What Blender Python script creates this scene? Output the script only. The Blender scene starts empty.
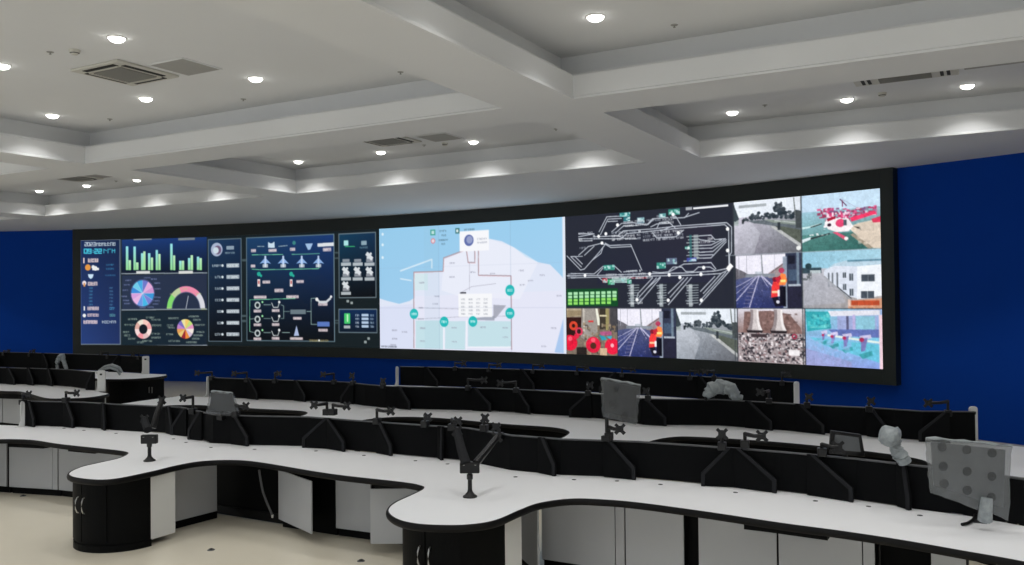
import bpy, bmesh, math, random
import numpy as np
from mathutils import Vector, Matrix
random.seed(7); rng = np.random.RandomState(5)
sc = bpy.context.scene
col = sc.collection
PI = math.pi
# ------------------------------------------------------------------ camera
F, HOR, ROLL, YAW, EYE = 858.3, 296.15, -0.0105, 0.5065, 2.483
PITCH = math.atan((HOR-282.5)/F)
cam = bpy.data.cameras.new('camera'); camo = bpy.data.objects.new('camera', cam); col.objects.link(camo)
cam.sensor_width = 36; cam.lens = F/1024*36; cam.clip_end = 200
camo.matrix_world = (Matrix.Translation((0, 0, EYE)) @ Matrix.Rotation(YAW, 4, 'Z')
                     @ Matrix.Rotation(PI/2+PITCH, 4, 'X') @ Matrix.Rotation(ROLL, 4, 'Z'))
sc.camera = camo
vs = sc.view_settings
vs.view_transform = 'Standard'; vs.look = 'None'; vs.gamma = 1; vs.exposure = 0.07; vs.use_curve_mapping = False

def ray(px, py):
    u, v = px-512, 282.5-py
    cr, sr = math.cos(ROLL), math.sin(ROLL)
    a = u*cr-v*sr; b = u*sr+v*cr
    cp, sp = math.cos(PITCH), math.sin(PITCH)
    X, Y, Z = a, F*cp-b*sp, F*sp+b*cp
    c, s = math.cos(YAW), math.sin(YAW)
    return X*c-Y*s, X*s+Y*c, Z
def at(px, py, z):                       # survey a photo point lying at height z
    x, y, w = ray(px, py); t = (z-EYE)/w
    return x*t, y*t
def at_depth(px, py, D):                 # survey a photo point at forward distance D
    x, y, w = ray(px, py); d = -x*math.sin(YAW)+y*math.cos(YAW); t = D/d
    return Vector((x*t, y*t, EYE+w*t))
def depth(x, y): return -x*math.sin(YAW)+y*math.cos(YAW)
# video wall cylinder
XC, YC, RW = -13.33, -15.93, 34.73
ZB, ZT = 1.10, 4.36
def wall_sz(px, py):
    X, Y, w = ray(px, py); L = math.hypot(X, Y); dx, dy = X/L, Y/L
    b = dx*(-XC)+dy*(-YC); cc = XC*XC+YC*YC-RW*RW
    t = -b+math.sqrt(b*b-cc)
    return math.atan2(t*dx-XC, t*dy-YC)*RW, EYE+w*t/L
def wall_pt(s, z, r=0.0):
    a = s/RW; return Vector((XC+(RW-r)*math.sin(a), YC+(RW-r)*math.cos(a), z))

# ------------------------------------------------------------------ materials
def lin(c): 
    return tuple(((v/255)/12.92 if v/255 <= .04045 else ((v/255+.055)/1.055)**2.4) for v in c)
def mat(name, rgb, rough=.5, metal=0, noise=0, nscale=8, bump=0, bscale=40, spec=.5, alpha=1, emit=None, es=1, coat=0):
    m = bpy.data.materials.new(name); m.use_nodes = True
    nt = m.node_tree; b = nt.nodes['Principled BSDF']
    c = lin(rgb)+(1,)
    b.inputs['Base Color'].default_value = c
    b.inputs['Roughness'].default_value = rough; b.inputs['Metallic'].default_value = metal
    b.inputs['Specular IOR Level'].default_value = spec
    b.inputs['Alpha'].default_value = alpha
    b.inputs['Coat Weight'].default_value = coat
    tc = nt.nodes.new('ShaderNodeTexCoord')
    if noise:
        n = nt.nodes.new('ShaderNodeTexNoise'); n.inputs['Scale'].default_value = nscale; n.inputs['Detail'].default_value = 4
        nt.links.new(tc.outputs['Object'], n.inputs['Vector'])
        mx = nt.nodes.new('ShaderNodeMix'); mx.data_type = 'RGBA'
        mx.inputs[6].default_value = tuple(v*(1-noise) for v in c[:3])+(1,)
        mx.inputs[7].default_value = tuple(min(1, v*(1+noise)) for v in c[:3])+(1,)
        nt.links.new(n.outputs['Fac'], mx.inputs[0]); nt.links.new(mx.outputs[2], b.inputs['Base Color'])
    if bump:
        n = nt.nodes.new('ShaderNodeTexNoise'); n.inputs['Scale'].default_value = bscale
        nt.links.new(tc.outputs['Object'], n.inputs['Vector'])
        bp = nt.nodes.new('ShaderNodeBump'); bp.inputs['Strength'].default_value = bump; bp.inputs['Distance'].default_value = .01
        nt.links.new(n.outputs['Fac'], bp.inputs['Height']); nt.links.new(bp.outputs['Normal'], b.inputs['Normal'])
    if emit:
        b.inputs['Emission Color'].default_value = lin(emit)+(1,); b.inputs['Emission Strength'].default_value = es
    return m
M = dict(
    ceiling=mat('ceiling_paint', (228, 229, 230), .85, noise=.02, nscale=1.2),
    blue=mat('blue_wall_paint', (4, 66, 168), .85, spec=.15, noise=.05, nscale=2),
    wall=mat('plain_wall_paint', (205, 205, 200), .8, noise=.02),
    top=mat('white_laminate', (232, 233, 236), .45, noise=.015, nscale=3),
    edge=mat('black_edge_strip', (9, 9, 11), .5, noise=.1, spec=.2),
    black=mat('black_laminate', (5, 6, 7), .55, noise=.12, nscale=14, spec=.1),
    fabric=mat('black_partition_board', (9, 10, 12), .8, noise=.12, nscale=30, bump=.15, bscale=300, spec=.12),
    fin=mat('dark_wing_board', (34, 35, 38), .7, noise=.1, nscale=20, spec=.15),
    cap=mat('grey_aluminium_cap', (80, 81, 83), .5, .2, noise=.05),
    grey=mat('light_grey_laminate', (176, 178, 182), .5, noise=.02, nscale=4),
    white=mat('white_painted_panel', (214, 215, 214), .5, noise=.02),
    metal=mat('brushed_handle', (190, 190, 190), .3, 1, noise=.05),
    arm=mat('black_arm_metal', (20, 20, 22), .4, .3, noise=.1),
    darkplastic=mat('black_plastic', (16, 16, 18), .35, noise=.08),
    bezel=mat('video_wall_surround', (22, 31, 30), .5, noise=.06, nscale=5),
    grille=mat('dark_grille', (142, 141, 136), .7, noise=.1, nscale=60),
    slot=mat('vent_slot', (40, 40, 38), .8, noise=.1),
    cassette=mat('offwhite_plastic', (205, 203, 194), .5, noise=.02),
    hatch=mat('hatch_board', (168, 167, 163), .85, noise=.03),
    wrap=mat('cloudy_plastic_wrap', (138, 142, 145), .22, noise=.35, nscale=16, bump=.9, bscale=26, alpha=.42),
    foam=mat('pale_foam_wrap', (148, 155, 158), .4, noise=.45, nscale=25, bump=1.0, bscale=40),
    lamp=mat('lamp_lens', (255, 255, 255), .4, noise=.01, emit=(255, 253, 246), es=12),
)
def floor_mat():
    m = mat('beige_polished_floor', (220, 213, 196), .25, noise=.05, nscale=.9, bump=.03, bscale=6)
    nt = m.node_tree; b = nt.nodes['Principled BSDF']
    return m
M['floor'] = floor_mat()

# ------------------------------------------------------------------ object helpers
def tag(o, label=None, cat=None, group=None, kind=None):
    if label: o['label'] = label
    if cat: o['category'] = cat
    if group: o['group'] = group
    if kind: o['kind'] = kind
    return o
def empty(name, loc, label, cat, group=None, rz=0):
    o = bpy.data.objects.new(name, None); col.objects.link(o); o.location = loc; o.rotation_euler = (0, 0, rz)
    o.empty_display_size = .1
    return tag(o, label, cat, group)
class MB:
    def __init__(s): s.v = []; s.f = []; s.mi = []
    def add(s, vs, fs, mi=0):
        n = len(s.v); s.v += [tuple(v) for v in vs]; s.f += [tuple(i+n for i in f) for f in fs]; s.mi += [mi]*len(fs); return s
    def box(s, c, d, rz=0, rx=0, ry=0, mi=0):
        R = Matrix.Rotation(rz, 3, 'Z') @ Matrix.Rotation(ry, 3, 'Y') @ Matrix.Rotation(rx, 3, 'X')
        vs = [Vector(c)+R @ Vector((sx*d[0]/2, sy*d[1]/2, sz*d[2]/2)) for sz in (-1, 1) for sy in (-1, 1) for sx in (-1, 1)]
        return s.add(vs, [(0, 2, 3, 1), (4, 5, 7, 6), (0, 1, 5, 4), (2, 6, 7, 3), (0, 4, 6, 2), (1, 3, 7, 5)], mi)
    def prism(s, poly, z0, z1, mi=0):          # poly counter-clockwise in XY
        n = len(poly)
        vs = [(p[0], p[1], z0) for p in poly]+[(p[0], p[1], z1) for p in poly]
        fs = [tuple(range(n-1, -1, -1)), tuple(range(n, 2*n))]+[(i, (i+1) % n, n+(i+1) % n, n+i) for i in range(n)]
        return s.add(vs, fs, mi)
    def slab(s, pts, nrm, th):                 # planar polygon in 3D, thickened along nrm
        nrm = Vector(nrm).normalized()*th; n = len(pts); pts = [Vector(p) for p in pts]
        vs = pts+[p+nrm for p in pts]
        return s.add(vs, [tuple(range(n-1, -1, -1)), tuple(range(n, 2*n))]+[(i, (i+1) % n, n+(i+1) % n, n+i) for i in range(n)])
    def tube(s, pts, r, n=10, cap=True):
        pts = [Vector(p) for p in pts]; rings = []
        if not hasattr(r, '__len__'): r = [r]*len(pts)
        ref = None
        for i, p in enumerate(pts):
            t = (pts[min(i+1, len(pts)-1)]-pts[max(i-1, 0)]).normalized()
            if ref is None: ref = Vector((0, 0, 1)) if abs(t.z) < .9 else Vector((1, 0, 0))
            a = t.cross(ref).normalized(); b = t.cross(a).normalized(); ref = -b if False else ref
            rings.append([p+a*math.cos(2*PI*k/n)*r[i]+b*math.sin(2*PI*k/n)*r[i] for k in range(n)])
        vs = [v for R in rings for v in R]; fs = []
        for i in range(len(pts)-1):
            for k in range(n):
                fs.append((i*n+k, i*n+(k+1) % n, (i+1)*n+(k+1) % n, (i+1)*n+k))
        if cap: fs += [tuple(range(n)), tuple(range((len(pts)-1)*n, len(pts)*n))]
        return s.add(vs, fs)
    def lathe(s, prof, c=(0, 0, 0), n=24):
        vs = []; fs = []; m = len(prof)
        for k in range(n):
            a = 2*PI*k/n
            vs += [(c[0]+r*math.cos(a), c[1]+r*math.sin(a), c[2]+z) for r, z in prof]
        for k in range(n):
            for i in range(m-1):
                fs.append((k*m+i, ((k+1) % n)*m+i, ((k+1) % n)*m+i+1, k*m+i+1))
        return s.add(vs, fs)
    def build(s, name, m, parent=None, bevel=0, smooth=False, world=True):
        me = bpy.data.meshes.new(name); me.from_pydata(s.v, [], s.f)
        ms = m if isinstance(m, (list, tuple)) else [m]
        for q in ms: me.materials.append(q)
        if len(ms) > 1: me.polygons.foreach_set('material_index', s.mi)
        bm = bmesh.new(); bm.from_mesh(me); bmesh.ops.recalc_face_normals(bm, faces=bm.faces)
        if smooth:
            for f in bm.faces: f.smooth = True
            for e in bm.edges:
                if len(e.link_faces) == 2 and e.calc_face_angle(0) > .6: e.smooth = False
        bm.to_mesh(me); bm.free()
        o = bpy.data.objects.new(name, me); col.objects.link(o)
        if parent is not None: 
            o.parent = parent
            if world:                     # vertices were given in room coordinates
                o.matrix_parent_inverse = (Matrix.LocRotScale(parent.location, parent.rotation_euler, None)).inverted() if parent.parent is None else Matrix.Identity(4)
                if parent.parent is not None and parent.type == 'MESH': o.matrix_parent_inverse = Matrix.Identity(4)
        if bevel:
            b = o.modifiers.new('bevel', 'BEVEL'); b.width = bevel; b.segments = 2; b.limit_method = 'ANGLE'; b.angle_limit = .6
        return o
def struct(o): return tag(o, kind='structure')
def spline(pts, k=6):
    out = []; n = len(pts)
    for i in range(n-1):
        p0, p1, p2, p3 = (pts[max(i-1, 0)], pts[i], pts[i+1], pts[min(i+2, n-1)])
        for j in range(k):
            t = j/k
            out.append(tuple(.5*((2*p1[a])+(-p0[a]+p2[a])*t+(2*p0[a]-5*p1[a]+4*p2[a]-p3[a])*t*t+(-p0[a]+3*p1[a]-3*p2[a]+p3[a])*t**3) for a in (0, 1)))
    out.append(tuple(pts[-1])); return out
def interp(poly, x):
    for a, b in zip(poly, poly[1:]):
        if min(a[0], b[0]) <= x <= max(a[0], b[0]) and a[0] != b[0]:
            t = (x-a[0])/(b[0]-a[0]); return a[1]+(b[1]-a[1])*t
    return poly[0][1] if x < poly[0][0] else poly[-1][1]
ORD = ['first', 'second', 'third', 'fourth', 'fifth', 'sixth', 'seventh', 'eighth', 'ninth', 'tenth', 'eleventh', 'twelfth', 'thirteenth',
       'fourteenth', 'fifteenth', 'sixteenth', 'seventeenth', 'eighteenth', 'nineteenth', 'twentieth', 'twenty-first', 'twenty-second', 'twenty-third', 'twenty-fourth', 'twenty-fifth', 'twenty-sixth']

# ------------------------------------------------------------------ room shell
ZC, ZL, ZTR = 4.71, 5.01, 5.29
KT = (ZTR-EYE)/(5.247-EYE)
XL, XR, YF, YB = -31.2, 4.9, -4.5, 20.5
xs_c = [(-30.37, -22.53), (-21.60, -13.76), (-12.83, -5.0), (-4.07, 3.76)]
ys_c = [(-3.6, .16), (1.0, 8.83), (9.67, 13.72)]
m = MB(); m.add([(XL, YF, 0), (XR, YF, 0), (XR, YB, 0), (XL, YB, 0)], [(0, 1, 2, 3)]); m.add([(XL, YF, -.1), (XR, YF, -.1), (XR, YB, -.1), (XL, YB, -.1)], [(0, 1, 2, 3)])
struct(m.build('floor', M['floor']))
# curved blue wall
m = MB(); N = 90; a0, a1 = -18.8/RW, 19.2/RW; ro = RW+.14
vs_, fs_ = [], []
for i in range(N+1):
    a = a0+(a1-a0)*i/N
    for r in (ro, ro+.2):
        for z in (0, 5.4): vs_.append((XC+r*math.sin(a), YC+r*math.cos(a), z))
for i in range(N):
    for q in ((0, 1), (3, 2), (1, 3), (2, 0)): fs_.append((i*4+q[0], i*4+4+q[0], i*4+4+q[1], i*4+q[1]))
m.add(vs_, fs_); w = struct(m.build('wall_back', M['blue'], smooth=True))
for nm, c, d in (('wall_left', (XL-.1, 8, 2.7), (.2, 25, 5.4)), ('wall_right', (XR+.1, 8, 2.7), (.2, 25, 5.4))):
    struct(MB().box(c, d).build(nm, M['wall']))
# front wall behind the viewer, with unseen openings added to let fill light in
m = MB(); m.box(((XL+XR)/2, YF-.1, .45), (XR-XL, .2, .9)); m.box(((XL+XR)/2, YF-.1, 4.4), (XR-XL, .2, 2.0))
for k in range(10): m.box((XL+.3+k*(XR-XL-.6)/9, YF-.1, 2.15), (.7, .2, 2.5))
struct(m.build('wall_front', M['wall']))
# coffered ceiling: soffit strips, coffer sides, trays
m = MB()
def hquad(x0, x1, y0, y1, z): m.add([(x0, y0, z), (x1, y0, z), (x1, y1, z), (x0, y1, z)], [(0, 1, 2, 3)])
yl = YF-.3; 
for (y0, y1) in ys_c:
    hquad(XL-.2, XR+.2, yl, y0, ZC); yl = y1
    xl = XL-.2
    for (x0, x1) in xs_c: hquad(xl, x0, y0, y1, ZC); xl = x1
    hquad(xl, XR+.2, y0, y1, ZC)
hquad(XL-.2, XR+.2, yl, YB+.2, ZC)
SB = .30
for (y0, y1) in ys_c:
    for (x0, x1) in xs_c:
        def ring(a, za, b, zb):
            A = [(x0-a, y0-a), (x1+a, y0-a), (x1+a, y1+a), (x0-a, y1+a)]; B = [(x0-b, y0-b), (x1+b, y0-b), (x1+b, y1+b), (x0-b, y1+b)]
            m.add([(*p, za) for p in A]+[(*p, zb) for p in B], [(i, (i+1) % 4, 4+(i+1) % 4, 4+i) for i in range(4)])
        ring(0, ZC, 0, ZC+.022); ring(0, ZC+.022, .016, ZC+.036); ring(.016, ZC+.036, .016, ZL-.03)
        ring(.016, ZL-.03, .046, ZL); ring(.046, ZL, SB, ZL); ring(SB, ZL, SB, ZTR)
        hquad(x0-SB, x1+SB, y0-SB, y1+SB, ZTR)
struct(m.build('ceiling', M['ceiling']))

# ------------------------------------------------------------------ downlights
def downlight(x, y, z, label, power, seen=True):
    x *= KT; y *= KT
    r = empty('downlight', (x, y, z), label, 'ceiling light', 'recessed downlights in the ceiling trays')
    m = MB().lathe([(.095, 0), (.098, -.006), (.09, -.011), (.086, -.009), (.084, .0)], n=28); m.build('trim_ring', M['cassette'], r, smooth=True, world=False)
    m = MB().lathe([(.0001, -.05), (.04, -.046), (.07, -.032), (.084, -.012), (.085, 0)], n=28); m.build('lamp_lens', M['lamp'], r, smooth=True, world=False)
    l = bpy.data.lights.new('lamp_beam', 'AREA'); l.shape = 'DISK'; l.size = .14; l.spread = math.radians(116); l.energy = power; l.color = (1, .99, .97)
    lo = bpy.data.objects.new('lamp_beam', l); col.objects.link(lo); lo.location = (x, y, z-.054); lo.parent = r; lo.matrix_parent_inverse = Matrix.Translation((-x, -y, -z))
LP = 6.6
near_x = [-12.12, -10.04, -7.98, -5.95]; rx = [-3.36, -1.72, -.2, 1.4, 3.0]; lx = [-20.72, -18.85, -17.03, -14.9]; fx = [-29.3, -27.5, -25.6, -23.8]
cof = [('left-hand near', near_x), ('right-hand', rx), ('far left', lx), ('leftmost', fx)]
NAMES = ['large tray left of crossing beam', 'tray right of crossing beam', 'tray second left of beam', 'leftmost tray']
ROWN = {13.02: 'screen-side row', 7.82: 'back row', 5.86: 'second row', 3.9: 'third row', 1.95: 'row overhead', -1.7: 'row behind viewer'}
for ci, (_, xs) in enumerate(cof):
    for y in ROWN:
        for k, x in enumerate(xs):
            if y == -1.7 and k % 2: continue
            downlight(x, y, ZTR, 'round downlight, %s from left, %s of %s' % (ORD[k], ROWN[y], NAMES[ci]), LP)

# ------------------------------------------------------------------ ceiling fixtures
def cassette(x, y, label, size=.86):
    x *= KT; y *= KT
    r = empty('air_conditioner_cassette', (x, y, ZTR), label, 'air conditioner', 'ceiling cassette air conditioners')
    h = size/2
    MB().prism([(-h, -h), (h, -h), (h, h), (-h, h)], -.03, 0).build('panel', M['cassette'], r, bevel=.012, world=False)
    g = MB(); gh = h*.58
    for k in range(15):
        yy = -gh+2*gh*(k+.5)/15; g.box((0, yy, -.037), (2*gh, 2*gh/15*.6, .014))
    g.box((0, 0, -.031), (2*gh, 2*gh, .006)); g.build('intake_grille', M['grille'], r, world=False)
    for k in range(4):
        a = k*PI/2; s = MB(); s.box((0, 0, 0), (h*1.3, h*.17, .006), rz=a)
        s.v = [(v[0]+math.sin(a)*h*.78, v[1]-math.cos(a)*h*.78, v[2]-.032) for v in s.v]
        s.build('air_slot', M['slot'], r, world=False)
        s = MB(); s.box((0, 0, 0), (h*1.25, h*.05, .008), rz=a)
        s.v = [(v[0]+math.sin(a)*h*.695, v[1]-math.cos(a)*h*.695, v[2]-.037) for v in s.v]
        s.build('air_flap', M['cassette'], r, world=False)
cassette(-9.10, 6.80, 'square white air conditioner cassette in the large tray at upper left', .88)
cassette(-9.15, 12.05, 'air conditioner cassette in the small tray left of the crossing beam', .88)
cassette(-17.85, 12.02, 'air conditioner cassette far away in the tray at left edge', .88)
def hatch(x, y, label, sx=.62, sy=.62):
    x *= KT; y *= KT
    r = empty('access_hatch', (x, y, ZTR), label, 'ceiling hatch', 'ceiling access hatches')
    MB().box((0, 0, -.006), (sx, sy, .012)).build('frame', M['ceiling'], r, bevel=.003, world=False)
    MB().box((0, 0, -.009), (sx-.05, sy-.05, .012)).build('hatch_cover', M['hatch'], r, bevel=.003, world=False)
hatch(-8.28, 7.0, 'grey square access hatch beside the large upper left air conditioner', .6, .6)
hatch(-8.25, 12.35, 'faint access hatch beside the middle air conditioner')
hatch(-17.1, 12.1, 'faint access hatch beside the far left air conditioner')
# right hand slim unit seen edge on: long louvre with end vents
r = empty('air_conditioner_cassette', (-.9, 12.1, ZTR), 'long slatted air conditioner vent in the tray at upper right', 'air conditioner', 'ceiling cassette air conditioners')
MB().box((0, 0, -.012), (1.24, .6, .024)).build('panel', M['cassette'], r, bevel=.008, world=False)
g = MB(); g.box((0, 0, -.027), (.62, .46, .006)); 
for k in range(9): g.box((0, -.2+k*.05, -.034), (.62, .022, .012))
g.build('intake_grille', M['grille'], r, world=False)
for sx in (-1, 1):
    g = MB()
    for k in (0, 1): g.box((sx*(.43+k*.075), 0, -.028), (.04, .44, .008))
    g.build('air_slot', M['slot'], r, world=False)
hatch(.18, 11.9, 'long narrow grey hatch strip beside the slatted vent at upper right', .85, .3)
def smoke(x, y, label):
    x *= KT; y *= KT
    r = empty('smoke_detector', (x, y, ZTR), label, 'smoke detector', 'smoke detectors on the ceiling trays')
    MB().lathe([(.0001, -.055), (.03, -.055), (.038, -.045), (.055, -.03), (.058, -.012), (.06, 0)]).build('sensor_head', M['cassette'], r, smooth=True, world=False)
    MB().lathe([(.0385, -.044), (.050, -.036), (.0505, -.033)]).build('sensor_slot', M['slot'], r, world=False)
smoke(-8.76, 5.91, 'round beige smoke detector left of the large air conditioner')
smoke(-8.49, 12.87, 'small smoke detector right of the middle air conditioner')
smoke(-1.24, 12.87, 'small smoke detector under the slatted vent at upper right')
def sprinkler(x, y, label, z=ZTR):
    x *= KT; y *= KT
    r = empty('sprinkler_head', (x, y, z), label, 'sprinkler', 'sprinkler heads on the ceiling')
    MB().lathe([(.0001, -.008), (.035, -.006), (.04, 0)], n=16).build('escutcheon', M['hatch'], r, world=False)
    MB().lathe([(.0001, -.028), (.014, -.028), (.014, -.025), (.006, -.023), (.006, -.008)], n=12).build('deflector', M['grille'], r, world=False)
for x, y, t in [(-9.06, 5.82, 'left of the beige smoke detector'), (-11.66, 8.44, 'between the two left downlights of the near tray'),
                (-8.96, 8.55, 'near the far edge of the large left tray'), (-6.26, 8.52, 'beside the crossing beam in the large left tray'),
                (-2.77, 8.48, 'in the top right tray beside the bright downlight'), (-2.82, 12.78, 'right of the first downlight in the far right tray'),
                (-6.22, 12.77, 'far tray, close to the crossing beam'), (-8.92, 12.84, 'far tray, beside the middle air conditioner'),
                (-17.62, 12.91, 'far left tray between two downlights')]:
    sprinkler(x, y, 'tiny sprinkler head on the ceiling, '+t)
# ------------------------------------------------------------------ video wall
SS = 3
def srgb2lin(a): return np.where(a <= .04045, a/12.92, ((a+.055)/1.055)**2.4)
class Canvas:
    def __init__(s, w, h, c=(0, 0, 0)): s.w, s.h = w, h; s.a = np.zeros((h, w, 3)); s.a[:] = np.array(c)/255.
    def poly(s, pts, c, al=1.):
        P = [(x*s.w, y*s.h) for x, y in pts]
        x0 = max(0, int(min(p[0] for p in P))); x1 = min(s.w, int(max(p[0] for p in P))+2); y0 = max(0, int(min(p[1] for p in P))); y1 = min(s.h, int(max(p[1] for p in P))+2)
        if x1 <= x0 or y1 <= y0: return
        X, Y = np.meshgrid(np.arange(x0, x1)+.5, np.arange(y0, y1)+.5); ins = np.zeros(X.shape, bool)
        for (ax, ay), (bx, by) in zip(P, P[1:]+P[:1]):
            if ay == by: continue
            k = ((ay > Y) != (by > Y)) & (X < (bx-ax)*(Y-ay)/(by-ay)+ax); ins ^= k
        R = s.a[y0:y1, x0:x1]; R[ins] = R[ins]*(1-al)+np.array(c)/255.*al
    def rect(s, x0, y0, x1, y1, c, al=1.): s.poly([(x0, y0), (x1, y0), (x1, y1), (x0, y1)], c, al)
    def grad(s, x0, y0, x1, y1, c0, c1, c2=None, c3=None):   # tl, tr, bl, br
        c2 = c2 or c0; c3 = c3 or c1
        X0, X1, Y0, Y1 = max(0, int(x0*s.w)), min(s.w, int(x1*s.w)), max(0, int(y0*s.h)), min(s.h, int(y1*s.h))
        u = np.linspace(0, 1, X1-X0)[None, :, None]; v = np.linspace(0, 1, Y1-Y0)[:, None, None]
        C = [np.array(c)/255. for c in (c0, c1, c2, c3)]
        s.a[Y0:Y1, X0:X1] = (C[0]*(1-u)+C[1]*u)*(1-v)+(C[2]*(1-u)+C[3]*u)*v
    def line(s, pts, wd, c, al=1.):       # wd in fraction of height
        for (ax, ay), (bx, by) in zip(pts, pts[1:]):
            dx, dy = (bx-ax)*s.w, (by-ay)*s.h; L = math.hypot(dx, dy) or 1
            nx, ny = -dy/L*wd*s.h/2, dx/L*wd*s.h/2; ex, ey = dx/L*wd*s.h*.3, dy/L*wd*s.h*.3
            s.poly([((ax*s.w+nx-ex)/s.w, (ay*s.h+ny-ey)/s.h), ((bx*s.w+nx+ex)/s.w, (by*s.h+ny+ey)/s.h), ((bx*s.w-nx+ex)/s.w, (by*s.h-ny+ey)/s.h), ((ax*s.w-nx-ex)/s.w, (ay*s.h-ny-ey)/s.h)], c, al)
    def disc(s, x, y, r, c, a0=0, a1=360, r0=0, al=1.):   # r in fraction of height
        n = 36; A = [math.radians(a0+(a1-a0)*i/n) for i in range(n+1)]; k = s.h/s.w
        o = [(x+r*k*math.cos(t), y-r*math.sin(t)) for t in A]
        i_ = [(x+r0*k*math.cos(t), y-r0*math.sin(t)) for t in reversed(A)] if r0 else ([(x, y)] if a1-a0 < 360 else [])
        s.poly(o+i_, c, al)
    def speck(s, x0, y0, x1, y1, n, cols, r=(.01, .03), al=.9):
        for _ in range(n):
            x, y = rng.uniform(x0, x1), rng.uniform(y0, y1); w, h = rng.uniform(*r)*s.h/s.w, rng.uniform(*r)
            s.rect(x, y, min(x+w, x1), min(y+h, y1), cols[rng.randint(len(cols))], al)
    def paste(s, im, x0, y0, x1, y1):
        X0, X1, Y0, Y1 = max(0, round(x0*s.w)), min(s.w, round(x1*s.w)), max(0, round(y0*s.h)), min(s.h, round(y1*s.h))
        yi = (np.arange(Y1-Y0)*im.h/(Y1-Y0)).astype(int); xi = (np.arange(X1-X0)*im.w/(X1-X0)).astype(int)
        s.a[Y0:Y1, X0:X1] = im.a[yi][:, xi]
def display(name, cv, s0, s1, z0, z1, parent, gain=1.0, tone=None):
    W, H = cv.w//SS, cv.h//SS
    a = cv.a[:H*SS, :W*SS].reshape(H, SS, W, SS, 3).mean((1, 3))
    if tone: a = tone(a)
    b = a.copy()                                       # light diode bloom between neighbouring pixels
    b[1:-1, 1:-1] = .6*a[1:-1, 1:-1]+.1*(a[:-2, 1:-1]+a[2:, 1:-1]+a[1:-1, :-2]+a[1:-1, 2:])
    L = srgb2lin(np.clip(b, 0, 1))
    ss = s0+(s1-s0)*np.arange(W)/(W-1); zz = z1+(z0-z1)*np.arange(H)/(H-1)
    A = ss/RW; R = RW-.03
    co = np.zeros((H, W, 3)); co[..., 0] = XC+R*np.sin(A); co[..., 1] = YC+R*np.cos(A); co[..., 2] = zz[:, None]
    me = bpy.data.meshes.new(name); me.vertices.add(H*W); me.vertices.foreach_set('co', co.ravel())
    i = (np.arange(H-1)[:, None]*W+np.arange(W-1)[None, :]).ravel()
    q = np.stack([i, i+W, i+W+1, i+1], 1); nq = len(q)
    me.loops.add(nq*4); me.loops.foreach_set('vertex_index', q.ravel()); me.polygons.add(nq)
    me.polygons.foreach_set('loop_start', np.arange(nq)*4); me.polygons.foreach_set('loop_total', np.full(nq, 4))
    me.update(); me.validate()
    at_ = me.color_attributes.new('picture', 'FLOAT_COLOR', 'POINT')
    c4 = np.ones((H*W, 4), 'f'); c4[:, :3] = L.reshape(-1, 3); at_.data.foreach_set('color', c4.ravel())
    mt = bpy.data.materials.new(name+'_picture'); mt.use_nodes = True; nt = mt.node_tree; bs = nt.nodes['Principled BSDF']
    bs.inputs['Base Color'].default_value = (.01, .01, .012, 1); bs.inputs['Roughness'].default_value = .6; bs.inputs['Specular IOR Level'].default_value = .1
    an = nt.nodes.new('ShaderNodeAttribute'); an.attribute_name = 'picture'; nt.links.new(an.outputs['Color'], bs.inputs['Emission Color']); bs.inputs['Emission Strength'].default_value = gain*.96
    try: mt.cycles.emission_sampling = 'NONE'
    except Exception: pass
    me.materials.append(mt); o = bpy.data.objects.new(name, me); col.objects.link(o); o.parent = parent
    return o
vw = empty('video_wall', (XC, YC+RW, 0), 'long curved video wall of glowing displays in a black surround on the blue wall', 'video wall')
IV = Matrix.Translation((-XC, -(YC+RW), 0))
# surround: curved frame ring and backing
def arc_box(mb, s0, s1, z0, z1, r0, r1, n=60):
    vs, fs = [], []
    for i in range(n+1):
        s = s0+(s1-s0)*i/n
        for r in (r0, r1):
            for z in (z0, z1): vs.append(wall_pt(s, z, r))
    for i in range(n):
        for q in ((0, 1), (3, 2), (1, 3), (2, 0)): fs.append((i*4+q[0], i*4+4+q[0], i*4+4+q[1], i*4+q[1]))
    fs += [(0, 1, 3, 2), (n*4, n*4+2, n*4+3, n*4+1)]
    mb.add(vs, fs)
SL, SR = -11.6, 11.9
BL, BR, BB, BT = -11.86, 12.14, .82, ZC-.004
m = MB(); arc_box(m, SL, SR, BT-.001-(BT-ZT)+.001, BT, .06, -.13); arc_box(m, SL, SR, BB, ZB-.002, .06, -.13)
arc_box(m, BL, SL-.003, BB, BT, .06, -.13, 4); arc_box(m, SR+.003, BR, BB, BT, .06, -.13, 4)
o = m.build('surround_frame', M['bezel'], vw)
m = MB(); arc_box(m, SL, SR, ZB, ZT, .0, -.12); m.build('cabinet_backing', M['darkplastic'], vw)
def mk(s0, s1, dens=62): return Canvas(int((s1-s0)*dens)*SS, int((ZT-ZB)*dens)*SS)
def mapper(s0, s1):
    def T(px, py):
        s, z = wall_sz(px, py); return (s-s0)/(s1-s0), (ZT-z)/(ZT-ZB)
    return T
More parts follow.
